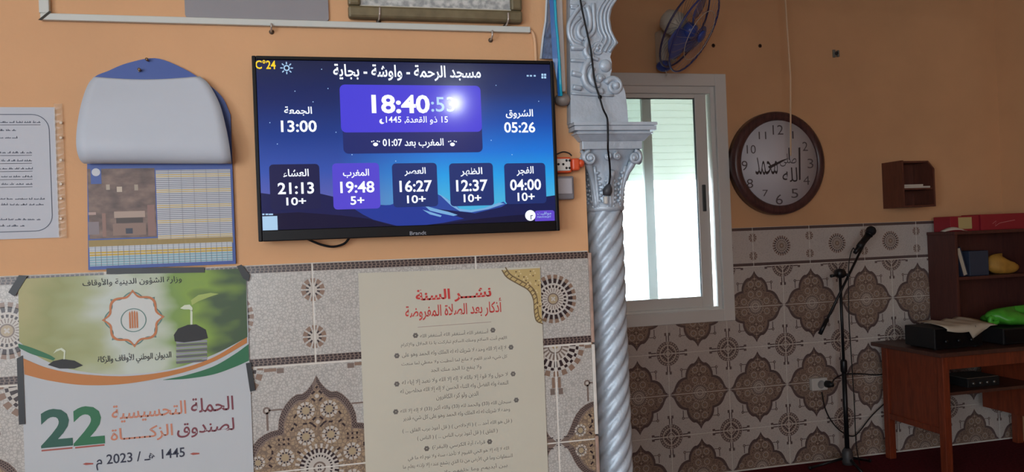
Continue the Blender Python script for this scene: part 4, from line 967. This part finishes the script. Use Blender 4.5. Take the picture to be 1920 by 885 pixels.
for pts, r in (([(1069, 11), (1084, 12)], .004), ([(1070, 14.5), (1082, 15)], .003), ([(1070, 90), (1098, 90)], .006), ([(1070, 113), (1104, 115)], .004), ([(1072, 137), (1094, 142)], .006), ([(1074, 163), (1090, 166)], .006), ([(1071, 175), (1112, 178), (1150, 179)], .003)):
    mb = MB(); rl(mb, pts, r*1.2); mb.build('ledge_moulding', ar)
for pts, r in (([(1104, 72), (1098, 86), (1098, 100), (1106, 112), (1108, 122)], .006), ([(1106, 112), (1096, 126), (1094, 144), (1100, 160), (1114, 170), (1130, 172)], .007), ([(1112, 128), (1106, 142), (1112, 156), (1124, 160)], .006), ([(1116, 88), (1110, 96), (1112, 108), (1122, 112)], .004)):
    mb = MB(); rl(mb, pts, r*1.3); mb.build('leaf_scroll', ar)
pm = 1/735.
for u, v, r, tn, th, a0, sg in ((1122, 93, 13, 1.3, .004, .6, 1), (1151, 162, 17, 1.4, .0065, PI*.9, -1), (1124, 148, 8, 1.1, .005, 0, 1)):
    c = at(u, v, YA-.001); mb = MB(); spiral(c.x, c.y, c.z, (1, 0, 0), (0, 0, 1), r*pm, tn, th*1.25, mb, m_sil, 26, a0, sg, .75); mb.build('volute', ar)
c = at(1134.7, 123.5, YA); MB().ball(c, .0175, m_sil, (1, .6, 1), 16).build('boss', ar)
# black cable hanging down over arch and capital, inline connector at its end
def yc(v):                                     # follows the stone: arch face, then out over the abacus, then the bell
    return YA-.016 if v < 215 else (YC_-.122 if v < 268 else YC_-.122+.045*min(1, (v-268)/70.))
pts = [at(u, v, yc(v)) for u, v in ((1084, -60), (1087, -20), (1089, 5), (1095, 35), (1101, 62), (1108, 95), (1112, 130), (1117, 160), (1125, 185), (1131, 205), (1138, 220), (1139.5, 235), (1140, 262), (1140, 280), (1143, 305), (1144, 330), (1142, 345))]
cb = thing('hanging_cable', 'black cable hanging down over carved arch and column capital to a loose connector', 'cable', pts[-1])
MB().tube(crv(pts, 4), .0026, m_black, 8).build('cable', cb)
p = at(1140, 358, YC_-.07); q = at(1136, 378, YC_-.068)
mb = MB(); mb.tube([pts[-1], pts[-1]*.5+p*.5, p+Vector((-.002, 0, 0)), p+Vector((-.004, 0, -.012))], [.004, .010, .013, .010], mat('dark_connector', (58, 62, 68), .5), 10); mb.build('connector_boot', cb)
mb = MB(); mb.box((q.x-.006, q.y-.007, q.z-.006), (q.x+.003, q.y+.003, q.z+.014), m_wp, .002); mb.build('connector_end', cb, 'white connector end')
mb = MB(); k_ = at(1125, 182, YA-.012); mb.ball(k_, .0055, m_black); mb.build('cable_knot', cb)

# ------------------------------------------------------------------ wall fan
fc = at(1294, 58, 4.02)
n_ = (R_*.81 - U_*.58).normalized()*math.sin(1.13) + (-F_)*math.cos(1.13); n_.normalize()
fan = thing('wall_fan', 'white wall fan with blue blades and round guard above window', 'fan', (at(1240, 95, D2).x, D2, at(1240, 125, D2).z))
m_fw = mat('fan_cream', (206, 200, 186), .45); m_fb = mat('fan_blue', (66, 88, 168), .3); m_fd = mat('fan_dark_rim', (64, 60, 96), .4)
def alpha_mat(name, rgb, al):
    m, nt, p = nodes_of(name); p.inputs['Base Color'].default_value = lin(rgb); p.inputs['Alpha'].default_value = al; p.inputs['Roughness'].default_value = .25; return m
m_blade = alpha_mat('fan_blade_blue', (88, 106, 180), .85)
ea = n_.orthogonal().normalized(); ex = (U_ - n_*U_.dot(n_)).normalized(); ey = n_.cross(ex); RG = .235
def fp(r, t, h): return fc + ex*(r*math.cos(t)) + ey*(r*math.sin(t)) + n_*h
MB().tube([fp(RG, 2*PI*k/48, -.035) for k in range(48)], .0055, m_fd, 8, True).build('back_guard_rim', fan)
MB().tube([fp(RG, 2*PI*k/48, .03) for k in range(48)], .0055, mat('fan_blue_rim', (70, 76, 140), .3), 8, True).build('front_guard_rim', fan)
MB().tube([fp(RG*.62, 2*PI*k/40, .064) for k in range(40)], .002, m_fw, 6, True).build('guard_ring', fan)
mb = MB(); mw = mat('fan_guard_wire', (150, 140, 150), .35, .3)
for k in range(30):
    t = 2*PI*k/30; mb.tube([fp(.035, t, .075), fp(RG*.62, t, .064), fp(RG*.93, t, .045), fp(RG, t, .03)], .0011, mw, 5)
    mb.tube([fp(.05, t, -.06), fp(RG*.7, t, -.055), fp(RG, t, -.035)], .0011, mw, 5)
mb.build('guard_wires', fan)
MB().lathe([(.036, 0), (.036, .012), (.026, .018)], fp(0, 0, .068), n_, m_fb, 20).build('guard_badge', fan)
for b in range(3):
    vs = []; fs = []; nr, nt_ = 8, 7; a0 = .35+2*PI*b/3
    for i in range(nr+1):
        r = .035+(.205-.035)*i/nr; half = .28+.62*math.sin(PI*min(1, .08+.85*i/nr))**.8
        for j in range(nt_+1):
            s_ = -1+2*j/nt_; vs.append(fp(r, a0+s_*half*(1-.35*i/nr), .022*s_*(1-.3*i/nr)))
    for i in range(nr):
        for j in range(nt_): k = i*(nt_+1)+j; fs.append((k, k+1, k+nt_+2, k+nt_+1))
    o = MB().add(vs, fs, m_blade, True).build('blade', fan); o.modifiers.new('thick', 'SOLIDIFY').thickness = .003
MB().lathe([(.044, -.03), (.046, .0), (.040, .025), (.02, .035)], fp(0, 0, 0), n_, m_fb, 24).build('hub', fan)
mc = fp(0, 0, -.11)
MB().lathe([(.03, -.075), (.058, -.06), (.068, -.02), (.068, .02), (.055, .055)], mc, n_, m_fw, 24).build('motor_housing', fan)
wb0, wb1 = at(1229, 130, D2), at(1249, 62, D2)
MB().box((wb0.x, D2-.10, wb0.z+.03), (wb1.x+.02, D2, wb1.z), m_fw, .012).build('wall_bracket', fan)
MB().tube(crv([Vector(((wb0.x+wb1.x)/2+.01, D2-.06, wb1.z-.03)), Vector(((wb0.x+wb1.x)/2+.01, D2-.12, wb1.z+.05)), mc - n_*.02], 5), .024, m_fw, 12).build('neck', fan)
c = at(1245, 124, D2-.09); MB().ball(c, .048, m_fb, (1.0, .8, .7), 16).build('control_box', fan, 'blue rounded control box')
mb = MB(); mb.tube(crv([Vector((c.x, c.y-.02, c.z-.03)), Vector((c.x+.004, c.y-.02, c.z-.05))], 3), .002, m_fw, 6); mb.ball(Vector((c.x+.004, c.y-.02, c.z-.055)), .006, m_fw); mb.build('pull_switch', fan)

# ------------------------------------------------------------------ wall clock
YK = D2-.05; kc = at(1459, 306, YK)
ck = thing('wall_clock', 'large round wall clock with dark brown wooden rim and Arabic calligraphy dial', 'clock', (kc.x, D2, kc.z-.32))
RK = at(1544, 306, YK).x-kc.x; m_rimk = wood('clock_wood', (62, 40, 40), (96, 62, 58), .35, 3)
MB().lathe([(.262, -.03), (.262, .014), (.276, .026), (RK-.02, .030), (RK-.004, .018), (RK, .0), (RK, -.045)], (kc.x, YK, kc.z), (0, -1, 0), m_rimk, 64).build('rim', ck)
m_dial = mat('clock_dial', (206, 203, 208), .5); YD = YK-.016
MB().lathe([(.272, -.02), (.272, .0)], (kc.x, YD, kc.z), (0, -1, 0), m_dial, 64).build('dial', ck)
m_num = mat('clock_numeral', (92, 82, 84), .5); m_cal = mat('clock_calligraphy', (58, 48, 50), .5)
pk = Plane(YD); mb = MB()
for t, u, v, sz in (('12', 1458.5, 243.5, (20, 18)), ('1', 1486.5, 253, (2.6, 14)), ('2', 1509.5, 274.5, (10, 17)), ('3', 1519.5, 306.5, (11, 18)), ('4', 1512, 338, (12, 17)), ('5', 1490, 362.5, (13, 17)), ('6', 1461, 374, (13, 19)), ('7', 1435, 362, (10, 12)), ('8', 1406, 344, (12, 17)), ('9', 1396, 310.5, (11, 18)), ('10', 1408.5, 280, (17, 16)), ('11', 1429.5, 254, (14, 14))):
    MBn = MB(); pk.text(MBn, t, u-sz[0]/2, v-sz[1]/2, u+sz[0]/2, v+sz[1]/2, YD-.0006, m_num, -.004, False); MBn.build('numeral', ck)
mb = MB(); pk.text(mb, 'محمد', 1416, 294, 1458, 328, YD-.0006, m_cal, -.004); pk.text(mb, 'لله', 1467, 314, 1495, 341, YD-.0006, m_cal, -.004)
mb.flat(pk.P([(1497, 277), (1500.5, 276), (1501, 337), (1498, 338)]), YD-.0006, m_cal); pk.text(mb, 'صلى', 1462, 288, 1493, 312, YD-.0006, m_cal, -.01)
mb.flat(pk.P([(1478, 277), (1480, 277), (1481, 300), (1479, 300)]), YD-.0006, m_cal); mb.flat(pk.P([(1440, 312), (1466, 300), (1480, 296), (1466, 304), (1450, 313), (1442, 316)]), YD-.0007, m_cal); mb.build('calligraphy', ck)

# ------------------------------------------------------------------ cord, fixings, socket
c0, c1 = at(1482.5, 292, 4.10), at(1480.5, 0, 4.10)
solo(MB().tube([(c0.x, 4.10, c0.z), ((c0.x+c1.x)/2+.003, 4.10, (c0.z+c1.z)/2), (c0.x, 4.10, ZC)], .005, mat('pale_cord', (230, 196, 160), .7), 6), 'pull_cord', 'thin pale cord hanging from ceiling in front of wall clock', 'cord', (c0.x, 4.10, c0.z))
mb = MB(); q = at(1566, 101, D2); mf = mat('steel_fixing', (130, 132, 126), .4, .5)
mb.box((q.x-.022, D2-.012, q.z-.025), (q.x-.004, D2, q.z+.025), mf, .003); mb.box((q.x+.006, D2-.02, q.z-.022), (q.x+.018, D2, q.z+.02), mf, .003); mb.lathe([(.010, 0), (.010, .02)], (q.x-.002, D2-.002, q.z), (0, -1, 0), mat('dark_hole', (50, 44, 40), .8), 10)
solo(mb, 'metal_bracket', 'small empty metal bracket high on orange wall, right of hanging cord', 'bracket', (q.x, D2, q.z))
for u, v, lb in ((1337.5, 85.5, 'small dark wall plug in orange wall just right of fan'), (1425, 86, 'small brown wall plug in orange wall above clock')):
    q = at(u, v, D2); solo(MB().lathe([(.012, 0), (.012, .002), (.007, .004), (.006, -.006)], (q.x, D2, q.z), (0, -1, 0), mat('wall_plug_dark', (72, 50, 36), .8), 12), 'wall_plug', lb, 'wall plug', (q.x, D2, q.z), 'screw plugs on the far wall')
a_, b_ = at(1521, 733, D2-.03), at(1549, 707, D2-.03)
so = thing('wall_socket', 'white surface socket on patterned tiles left of microphone stand', 'socket', ((a_.x+b_.x)/2, D2-.01, a_.z))
MB().box((a_.x, D2-.045, a_.z), (b_.x, D2-.01, b_.z), m_wp, .006).build('housing', so)
MB().lathe([(.024, 0), (.026, .003), (.024, .005), (.02, .002)], ((a_.x+b_.x)/2+.006, D2-.045, (a_.z+b_.z)/2), (0, -1, 0), mat('socket_well', (150, 148, 146), .5), 18).build('socket_well', so)
pg = thing('power_plug', 'black mains plug pushed into white wall socket, with dangling lead', 'plug', (b_.x-.01, D2-.07, (a_.z+b_.z)/2))
q = Vector((b_.x-.012, D2-.05, (a_.z+b_.z)/2))
MB().lathe([(.022, 0), (.022, .022), (.016, .035), (.013, .05)], q+Vector((0, .004, 0)), (0.25, -1, 0), m_mblack, 14).build('plug_body', pg)
YQ = D2-.05
MB().tube(crv([q+Vector((.012, -.046, 0)), at(1562, 714, YQ-.04), at(1570, 707, YQ-.02), at(1584, 702, YQ), at(1612, 701, YQ), at(1645, 703, YQ), at(1668, 700, YQ)], 5), .0042, m_mblack, 8).build('lead', pg)
pts = crv([at(1541, 735, YQ), at(1547, 765, YQ), at(1558, 788, YQ), at(1576, 808, YQ), at(1598, 818, YQ), at(1612, 808, YQ), at(1634, 780, YQ), at(1660, 755, YQ)], 5)
solo(MB().tube(pts, .004, m_mblack, 8), 'floor_cable', 'dark cable sagging low on tiles between wall socket and desk', 'cable', pts[8])

# ------------------------------------------------------------------ microphone on a boom stand
mb0 = atz(1590, 880, 0); ym = mb0.y
ms = thing('microphone_stand', 'black microphone stand with slanted boom before patterned tiles', 'microphone stand', (mb0.x, ym, 0))
m_st = mat('stand_black', (26, 27, 30), .4, .3); Ptop = at(1584, 494, ym); PX = mb0.x
jn = at(1586, 512, ym)
MB().tube([(PX, ym, .10), (PX, ym, .62)], .014, m_st, 12).build('lower_tube', ms)
MB().tube([(PX, ym, .58), (PX, ym, jn.z+.02)], .009, m_st, 10).build('upper_tube', ms)
MB().lathe([(.015, -.04), (.02, -.03), (.02, .03), (.015, .04)], (PX, ym, .63), (0, 0, 1), m_st, 14).build('height_clutch', ms)
MB().lathe([(.03, 0), (.034, .02), (.03, .08), (.018, .10)], (PX, ym, .03), (0, 0, 1), mat('stand_grey', (64, 64, 66), .5), 16).build('hub', ms)
for k in range(3):
    t = -PI*.5+2*PI*k/3; d = Vector((math.cos(t), math.sin(t)*.6, 0)); o = MB()
    o.tube([Vector((PX, ym, .07))+d*.02, Vector((PX, ym, .012))+d*.24], .008, m_st, 8); L_ = o.build('leg', ms)
    MB().ball(Vector((PX, ym, .012))+d*.245, .012, m_mblack, (1, 1, 1), 8).build('rubber_foot', L_)
b0, b1 = at(1538, 625, ym-.03), at(1625, 447, ym+.02); dr = (b1-b0).normalized()
MB().tube([b0, b1], .0075, m_st, 10).build('boom', ms); MB().tube([b0-dr*.005, b0+dr*.10], .0125, m_st, 12).build('counterweight', ms)
mb = MB(); j2 = Vector((PX, ym, jn.z)); mb.lathe([(.026, -.025), (.030, -.01), (.030, .01), (.026, .025)], j2, (0, 1, 0), m_st, 16); mb.build('boom_clutch', ms)
mb = MB(); mb.tube([j2+Vector((-.03, -.01, -.01)), j2+Vector((-.075, -.015, -.012))], [.006, .010], m_st, 8); mb.tube([j2+Vector((.03, -.01, -.01)), j2+Vector((.055, -.015, -.012))], [.008, .010], m_st, 8); mb.build('clutch_knob', ms)
mc_ = thing('microphone', 'black handheld microphone clipped to end of boom stand', 'microphone', b1)
h0, h1 = at(1612, 462, ym-.005), at(1628, 441, ym-.005); hd = (h1-h0).normalized()
MB().lathe([(.012, -.055), (.014, -.03), (.018, .02), (.021, (h1-h0).length)], h0, hd, m_st, 16).build('handle', mc_)
c = at(1633, 433, ym-.005); MB().ball(c, .031, mat('mic_grille', (36, 37, 42), .45, .6, bump=1, bscale=500), (1, 1, 1), 16).build('grille', mc_)
MB().lathe([(.024, -.005), (.026, 0), (.024, .005)], h1+hd*.006, hd, m_st, 16).build('collar', mc_)
MB().lathe([(.019, -.02), (.021, .0), (.020, .02)], h0+hd*.01, hd, m_mblack, 12).build('clip', mc_)
MB().tube(crv([h0-hd*.05, at(1600, 465, ym-.01), at(1594, 480, ym-.012), at(1591, 510, ym-.02), at(1592, 600, ym-.02), at(1597, 680, ym-.015), at(1602, 760, ym-.01), at(1605, 830, ym-.01), atz(1612, 872, .006)], 5), .0032, m_mblack, 6).build('microphone_lead', mc_)

# ------------------------------------------------------------------ wall cubby
cb = thing('wall_cubby', 'small brown wooden open box mounted on orange wall right of clock', 'wall box', (3.68, D2, 1.587))
m_cw = wood('cubby_wood', (84, 46, 36), (104, 58, 44), .5, 5); ya_ = 4.165; xa_, xb_, za_, zb_ = 3.563, 3.806, 1.589, 1.886; th = .012
MB().prism([(xa_, za_), (xa_+th, za_), (xa_+th, zb_), (xa_, zb_)], ya_, D2, m_cw).build('side_panel', cb)
def side(mb, x, pts, t, m):      # outline in (y, z)
    n = len(pts); mb.add([(x, y, z) for y, z in pts]+[(x+t, y, z) for y, z in pts], [tuple(range(n)), tuple(range(2*n-1, n-1, -1))]+[(i, n+i, n+(i+1) % n, (i+1) % n) for i in range(n)], m)
mb = MB(); side(mb, xb_-th, [(D2, za_), (ya_, za_), (ya_, zb_-.055), (ya_+.05, zb_), (D2, zb_)], th, m_cw); mb.build('side_panel', cb)
MB().box((xa_+th, ya_+.05, zb_-th), (xb_-th, D2, zb_), m_cw).build('top_panel', cb)
MB().box((xa_+th, ya_, za_), (xb_-th, D2, za_+th), m_cw).build('bottom_panel', cb)
MB().box((xa_+th, D2-.01, za_+th), (xb_-th, D2, zb_-th), m_cw).build('back_panel', cb)
zsx = 1.700; MB().box((xa_+th, ya_+.01, zsx), (xb_-th, D2-.01, zsx+.01), m_cw).build('shelf', cb)
for i, (dx, dz, w_, lb) in enumerate(((0.005, .0, .20, 'white paper stack lying lowest on shelf of wall cubby'), (.012, .012, .14, 'small white booklet on top of papers in wall cubby'))):
    solo(MB().box((xa_+th+dx, ya_+.012, zsx+.0101+dz), (xa_+th+dx+w_, D2-.03, zsx+.0215+dz), mat('paper_white', (200, 192, 178), .7), .001), 'paper_stack' if i == 0 else 'booklet', lb, 'papers', (xa_+.1, ya_+.08, zsx+.01+dz), None)

# ------------------------------------------------------------------ desk
dk = thing('desk', 'reddish brown wooden desk with side panel and open shelf in corner', 'desk', (3.95, 4.0, 0))
m_dw = wood('desk_wood', (104, 44, 26), (134, 60, 34), .4, 4); m_dt = wood('desk_top_wood', (66, 40, 34), (84, 50, 40), .4, 4)
dx0, dx1, dy0, dy1, dh = 3.40, 4.49, 3.735, 4.315, .735
MB().box((dx0, dy0, dh-.024), (dx1, dy1, dh), m_dt, .003).build('desk_top', dk)
lg = .046
for x_, y_ in ((dx0+.04, dy0+.03), (dx0+.04, dy1-.09), (dx1-.06, dy0+.03), (dx1-.06, dy1-.09)): MB().box((x_, y_, 0), (x_+lg, y_+lg, dh-.024), m_dw, .004).build('leg', dk)
MB().box((dx0+.052, dy0+.03+lg, .26), (dx0+.070, dy1-.09, dh-.024), m_dw).build('side_panel', dk)
MB().box((dx0+.042, dy0+.03+lg, .255), (dx0+.080, dy1-.09, .29), m_dw, .003).build('side_rail', dk)
MB().box((dx0+.04+lg, dy0+.045, dh-.105), (dx1-.06, dy0+.062, dh-.024), m_dw, .002).build('apron', dk)
MB().box((dx0+.07, dy0+.06, .475), (4.16, dy1-.09, .493), m_dt).build('shelf', dk)
MB().box((4.16, dy0+.05, .27), (4.176, dy1-.09, dh-.024), m_dw).build('pedestal_panel', dk)
MB().box((4.176, dy0+.046, .27), (dx1-.06, dy0+.062, dh-.105), m_dw, .002).build('pedestal_front', dk)
MB().box((4.176, dy0+.062, .27), (dx1-.06, dy1-.09, .286), m_dw).build('pedestal_floor', dk)
# set under the desk top, on the shelf
q = at(1830, 725, 3.98)
mx = thing('mixer', 'small dark device with silver knobs on shelf under desk top', 'mixer', (3.80, 3.98, .493))
MB().box((3.70, 3.86, .4932), (3.93, 4.06, .545), m_mblack, .004).build('case', mx)
MB().box((3.70, 3.868, .5452), (3.93, 4.055, .549), mat('dull_silver', (120, 116, 110), .35, .7)).build('top_plate', mx)
for i in range(4): MB().lathe([(.009, 0), (.008, .012)], (3.735+.05*i, 3.861, .518), (0, -1, 0), mat('dull_silver', (120, 116, 110), .35, .7), 12).build('knob', mx)
# amplifier and second device on the desk
am = thing('amplifier', 'low black audio amplifier on left side of desk under white paper', 'amplifier', (3.64, 3.96, dh))
ax0, ax1, ay0, ay1 = 3.46, 3.80, 3.84, 4.08
MB().box((ax0, ay0, dh+.008), (ax1, ay1, dh+.128), m_mblack, .005).build('case', am)
MB().box((ax0+.006, ay0-.004, dh+.014), (ax1-.006, ay0+.001, dh+.122), m_black, .001).build('front_panel', am)
for i in range(3): MB().lathe([(.011, 0), (.010, .014)], (ax0+.07+.09*i, ay0-.004, dh+.05), (0, -1, 0), m_st, 14).build('knob', am)
for x_ in (ax0+.03, ax1-.03):
    for y_ in (ay0+.03, ay1-.03): MB().lathe([(.012, 0), (.012, .009)], (x_, y_, dh), (0, 0, 1), m_mblack, 10).build('foot', am)
vs = []; fs = []; nx_, ny_ = 14, 10                 # crumpled paper over it
for i in range(nx_+1):
    for j in range(ny_+1):
        fx, fy = i/nx_, j/ny_; x_ = 3.53+.36*fx; y_ = 3.80+.25*fy-.03*math.sin(fx*5); z_ = dh+.1305+.010*abs(math.sin(9*fx+3*fy))*(.4+fy)+.012*fy
        if y_ < ay0-.004: z_ = dh+.130-max(0, ay0-.004-y_)*(1.35 if .45 < fx < .8 else .5); y_ = ay0-.022
        vs.append((x_, y_, z_))
for i in range(nx_):
    for j in range(ny_): k = i*(ny_+1)+j; fs.append((k, k+ny_+1, k+ny_+2, k+1))
o = solo(MB().add(vs, fs, mat('crumpled_paper', (196, 184, 164), .7), True), 'paper_sheet', 'crumpled white sheet lying over black amplifier on desk', 'paper', (3.70, 3.95, dh+.128)); o.modifiers.new('thick', 'SOLIDIFY').thickness = .0015
d2 = thing('audio_receiver', 'black electronic receiver at right end of desk under green bag', 'receiver', (4.1, 3.92, dh))
MB().box((3.93, 3.82, dh+.006), (4.34, 4.07, dh+.10), m_mblack, .005).build('case', d2); MB().box((3.94, 3.815, dh+.014), (4.33, 3.821, dh+.09), m_black, .001).build('front_panel', d2)
MB().box((4.16, 3.811, dh+.03), (4.23, 3.817, dh+.065), mat('grey_display', (80, 84, 84), .3)).build('display', d2)
for x_ in (3.96, 4.31):
    for y_ in (3.85, 4.04): MB().lathe([(.012, 0), (.012, .007)], (x_, y_, dh), (0, 0, 1), m_mblack, 10).build('foot', d2)
vs = []; fs = []; na, nb = 22, 14; random.seed(5)     # plastic bag, rumpled cushion shape
cbag = Vector((4.16, 3.95, dh+.102))
for i in range(na):
    t = 2*PI*i/na
    for j in range(nb+1):
        f = j/nb; a2 = PI*f; r = math.sin(a2)**.6; wob = 1+.10*math.sin(3*t+5*f)+.08*math.sin(7*t-4*f)
        vs.append((cbag.x+.225*r*wob*math.cos(t), cbag.y+.125*r*wob*math.sin(t), cbag.z+.045*(1-math.cos(a2))*(1+.25*math.sin(2*t+1)+.12*math.sin(9*t)*r)))
for i in range(na):
    for j in range(nb): a_, b_ = i*(nb+1)+j, ((i+1) % na)*(nb+1)+j; fs.append((a_, b_, b_+1, a_+1))
gb = thing('plastic_bag', 'bright green plastic bag lying on black receiver on desk', 'bag', cbag)
m_gr = mat('green_bag_plastic', (76, 172, 52), .4, var=.2, vscale=20)
MB().add(vs, fs, m_gr, True).build('bag_body', gb)
q = Vector((3.955, 3.91, dh+.135)); mb = MB()
mb.tube(crv([q+Vector((.02, 0, .01)), q+Vector((-.015, 0, .025)), q+Vector((-.025, 0, .0)), q+Vector((.0, 0, -.012)), q+Vector((.03, 0, -.005))], 5), .014, m_gr, 8); mb.build('handle_knot', gb)

# ------------------------------------------------------------------ bookcase standing on the desk
bx0, bx1, by0, by1 = 3.877, 4.49, 4.10, 4.33; zt = at(1795, 434, 4.10).z; zbk = dh
bk = thing('bookcase', 'dark brown wooden open bookcase standing at back of desk', 'bookcase', (4.18, 4.2, dh))
m_bw = wood('bookcase_wood', (72, 36, 32), (88, 46, 38), .5, 4)
for x_ in (bx0, bx1-.02): MB().box((x_, by0, zbk), (x_+.02, by1, zt-.02), m_bw, .0015).build('side_panel', bk)
MB().box((bx0-.004, by0-.006, zt-.02), (bx1+.004, by1, zt), m_bw, .0015).build('top_panel', bk)
MB().box((bx0+.02, by1-.008, zbk), (bx1-.02, by1, zt-.02), m_bw).build('back_panel', bk)
zs1 = at(1840, 523, by0).z
for z_ in (zs1, zbk): MB().box((bx0+.02, by0+.004, z_), (bx1-.02, by1-.008, z_+.018), m_bw).build('shelf', bk)
zsh = zs1+.0182
# book leaning on the side, yellow bag, things on top
bo = thing('book', 'dark blue hardback book leaning against side of bookcase shelf', 'book', (3.99, 4.2, zsh))
tl_ = .28; R3 = Matrix.Rotation(-tl_, 3, 'Y')
def tilt(mb, x, y, z):
    mb.v = [tuple(R3 @ Vector((a_, b_, c_)) + Vector((x, y, z))) for a_, b_, c_ in mb.v]; return mb
tilt(MB().box((0, -.075, .0), (.006, .075, .185), mat('book_navy', (42, 50, 70), .5), .001), 3.955, 4.2, zsh+.002).build('cover', bo)
tilt(MB().box((.006, -.072, .003), (.034, .070, .180), mat('book_pages', (186, 176, 158), .8)), 3.955, 4.2, zsh+.002).build('pages', bo)
tilt(MB().box((.034, -.075, .0), (.040, .075, .185), mat('book_navy', (42, 50, 70), .5), .001), 3.955, 4.2, zsh+.002).build('cover', bo)
solo(MB().box((4.03, 4.15, zsh), (4.18, 4.29, zsh+.16), mat('folder_slate', (52, 60, 78), .5), .004), 'box_file', 'slate blue box file standing upright on bookcase shelf', 'box file', (4.10, 4.22, zsh))
vs = []; fs = []; cy_ = Vector((4.33, 4.19, zsh))
for i in range(18):
    t = 2*PI*i/18
    for j in range(11):
        f = j/10; a2 = PI*f; r = math.sin(a2)**.5; wob = 1+.10*math.sin(2*t+4*f)+.07*math.sin(5*t)
        vs.append((cy_.x+.105*r*wob*math.cos(t), cy_.y+.06*r*wob*math.sin(t), cy_.z+.05*(1-math.cos(a2))*(1-.35*math.cos(t))))
for i in range(18):
    for j in range(10): a_, b_ = i*11+j, ((i+1) % 18)*11+j; fs.append((a_, b_, b_+1, a_+1))
solo(MB().add(vs, fs, mat('yellow_cloth', (176, 128, 50), .7, var=.15, vscale=20), True), 'yellow_cloth', 'bunched yellow cloth on bookcase shelf', 'cloth', cy_)
r1 = thing('red_box', 'small red box with pale gold label on top of bookcase', 'box', (3.97, 4.2, zt))
xq0, xq1 = at(1782, 420, 4.14).x, at(1836, 420, 4.14).x; zq = at(1810, 405, 4.14).z
m_rb = mat('red_card', (150, 34, 46), .5); MB().box((xq0, 4.14, zt), (xq1, 4.28, zq), m_rb, .002).build('carton', r1)
MB().box((at(1797, 418, 4.139).x, 4.138, zt+.014), (at(1822, 418, 4.139).x, 4.1405, zq-.008), mat('pale_gold_label', (190, 170, 116), .5)).build('label', r1)
r2 = thing('red_carton', 'long red carton with faint white script on top of bookcase by corner', 'box', (4.25, 4.2, zt))
MB().box((xq1+.006, 4.13, zt), (4.49, 4.29, zq+.006), m_rb, .002).build('carton', r2)
mb = MB(); pr = Plane(4.1296); m_sc = mat('faint_script', (196, 130, 130), .5)
q = crv([Vector((1861, 419, 0)), Vector((1868, 414, 0)), Vector((1866, 423, 0)), Vector((1874, 418, 0)), Vector((1882, 416, 0)), Vector((1892, 414, 0)), Vector((1903, 412, 0))], 4)
for i in range(len(q)-1): p_, s_ = q[i], q[i+1]; mb.flat(pr.P([(p_.x, p_.y), (s_.x, s_.y), (s_.x, s_.y+1), (p_.x, p_.y+1)]), 4.1296, m_sc)
mb.build('script_print', r2)
mb = MB(); P = []
for i in range(9):
    f = i/8; x_ = at(1770, 430, 4.10).x+(at(1813, 430, 4.10).x-at(1770, 430, 4.10).x)*f; P.append((x_, .005+.024*math.sin(PI*f)))
vs = []; fs = []
for x_, h in P:
    for y_ in (4.096, 4.116, 4.134): vs.append((x_, y_, zt+(h*.35+.001 if y_ < 4.1 else h)))
for i in range(8):
    for j in range(2): k = i*3+j; fs.append((k, k+3, k+4, k+1))
o = solo(mb.add(vs, fs, mat('paper_white', (200, 192, 178), .7), True), 'curled_paper', 'narrow curled white paper before red box on bookcase', 'paper', (vs[12][0], 4.12, zt)); o.modifiers.new('thick', 'SOLIDIFY').thickness = .0015

# ------------------------------------------------------------------ ceiling lamp of the hall, mirrored in the screen
P_ = at(852, 194, YS); t_ = 2.9
lp = Vector((P_.x*(1+t_), P_.y-(P_.y)*t_, CH+(P_.z-CH)*(1+t_)))
la = thing('ceiling_lamp', 'white globe lamp hanging from hall ceiling, mirrored as glare in television', 'lamp', (lp.x, lp.y, lp.z))
MB().ball(lp, .055, mat('lamp_glow', (240, 248, 255), .5, emit=230), (1, 1, 1), 20).build('globe', la)
MB().tube([(lp.x, lp.y, lp.z+.05), (lp.x, lp.y, ZC)], .006, m_wp, 8).build('stem', la)
MB().lathe([(.05, 0), (.05, -.015), (.02, -.03)], (lp.x, lp.y, ZC), (0, 0, 1), m_wp, 20).build('ceiling_rose', la)
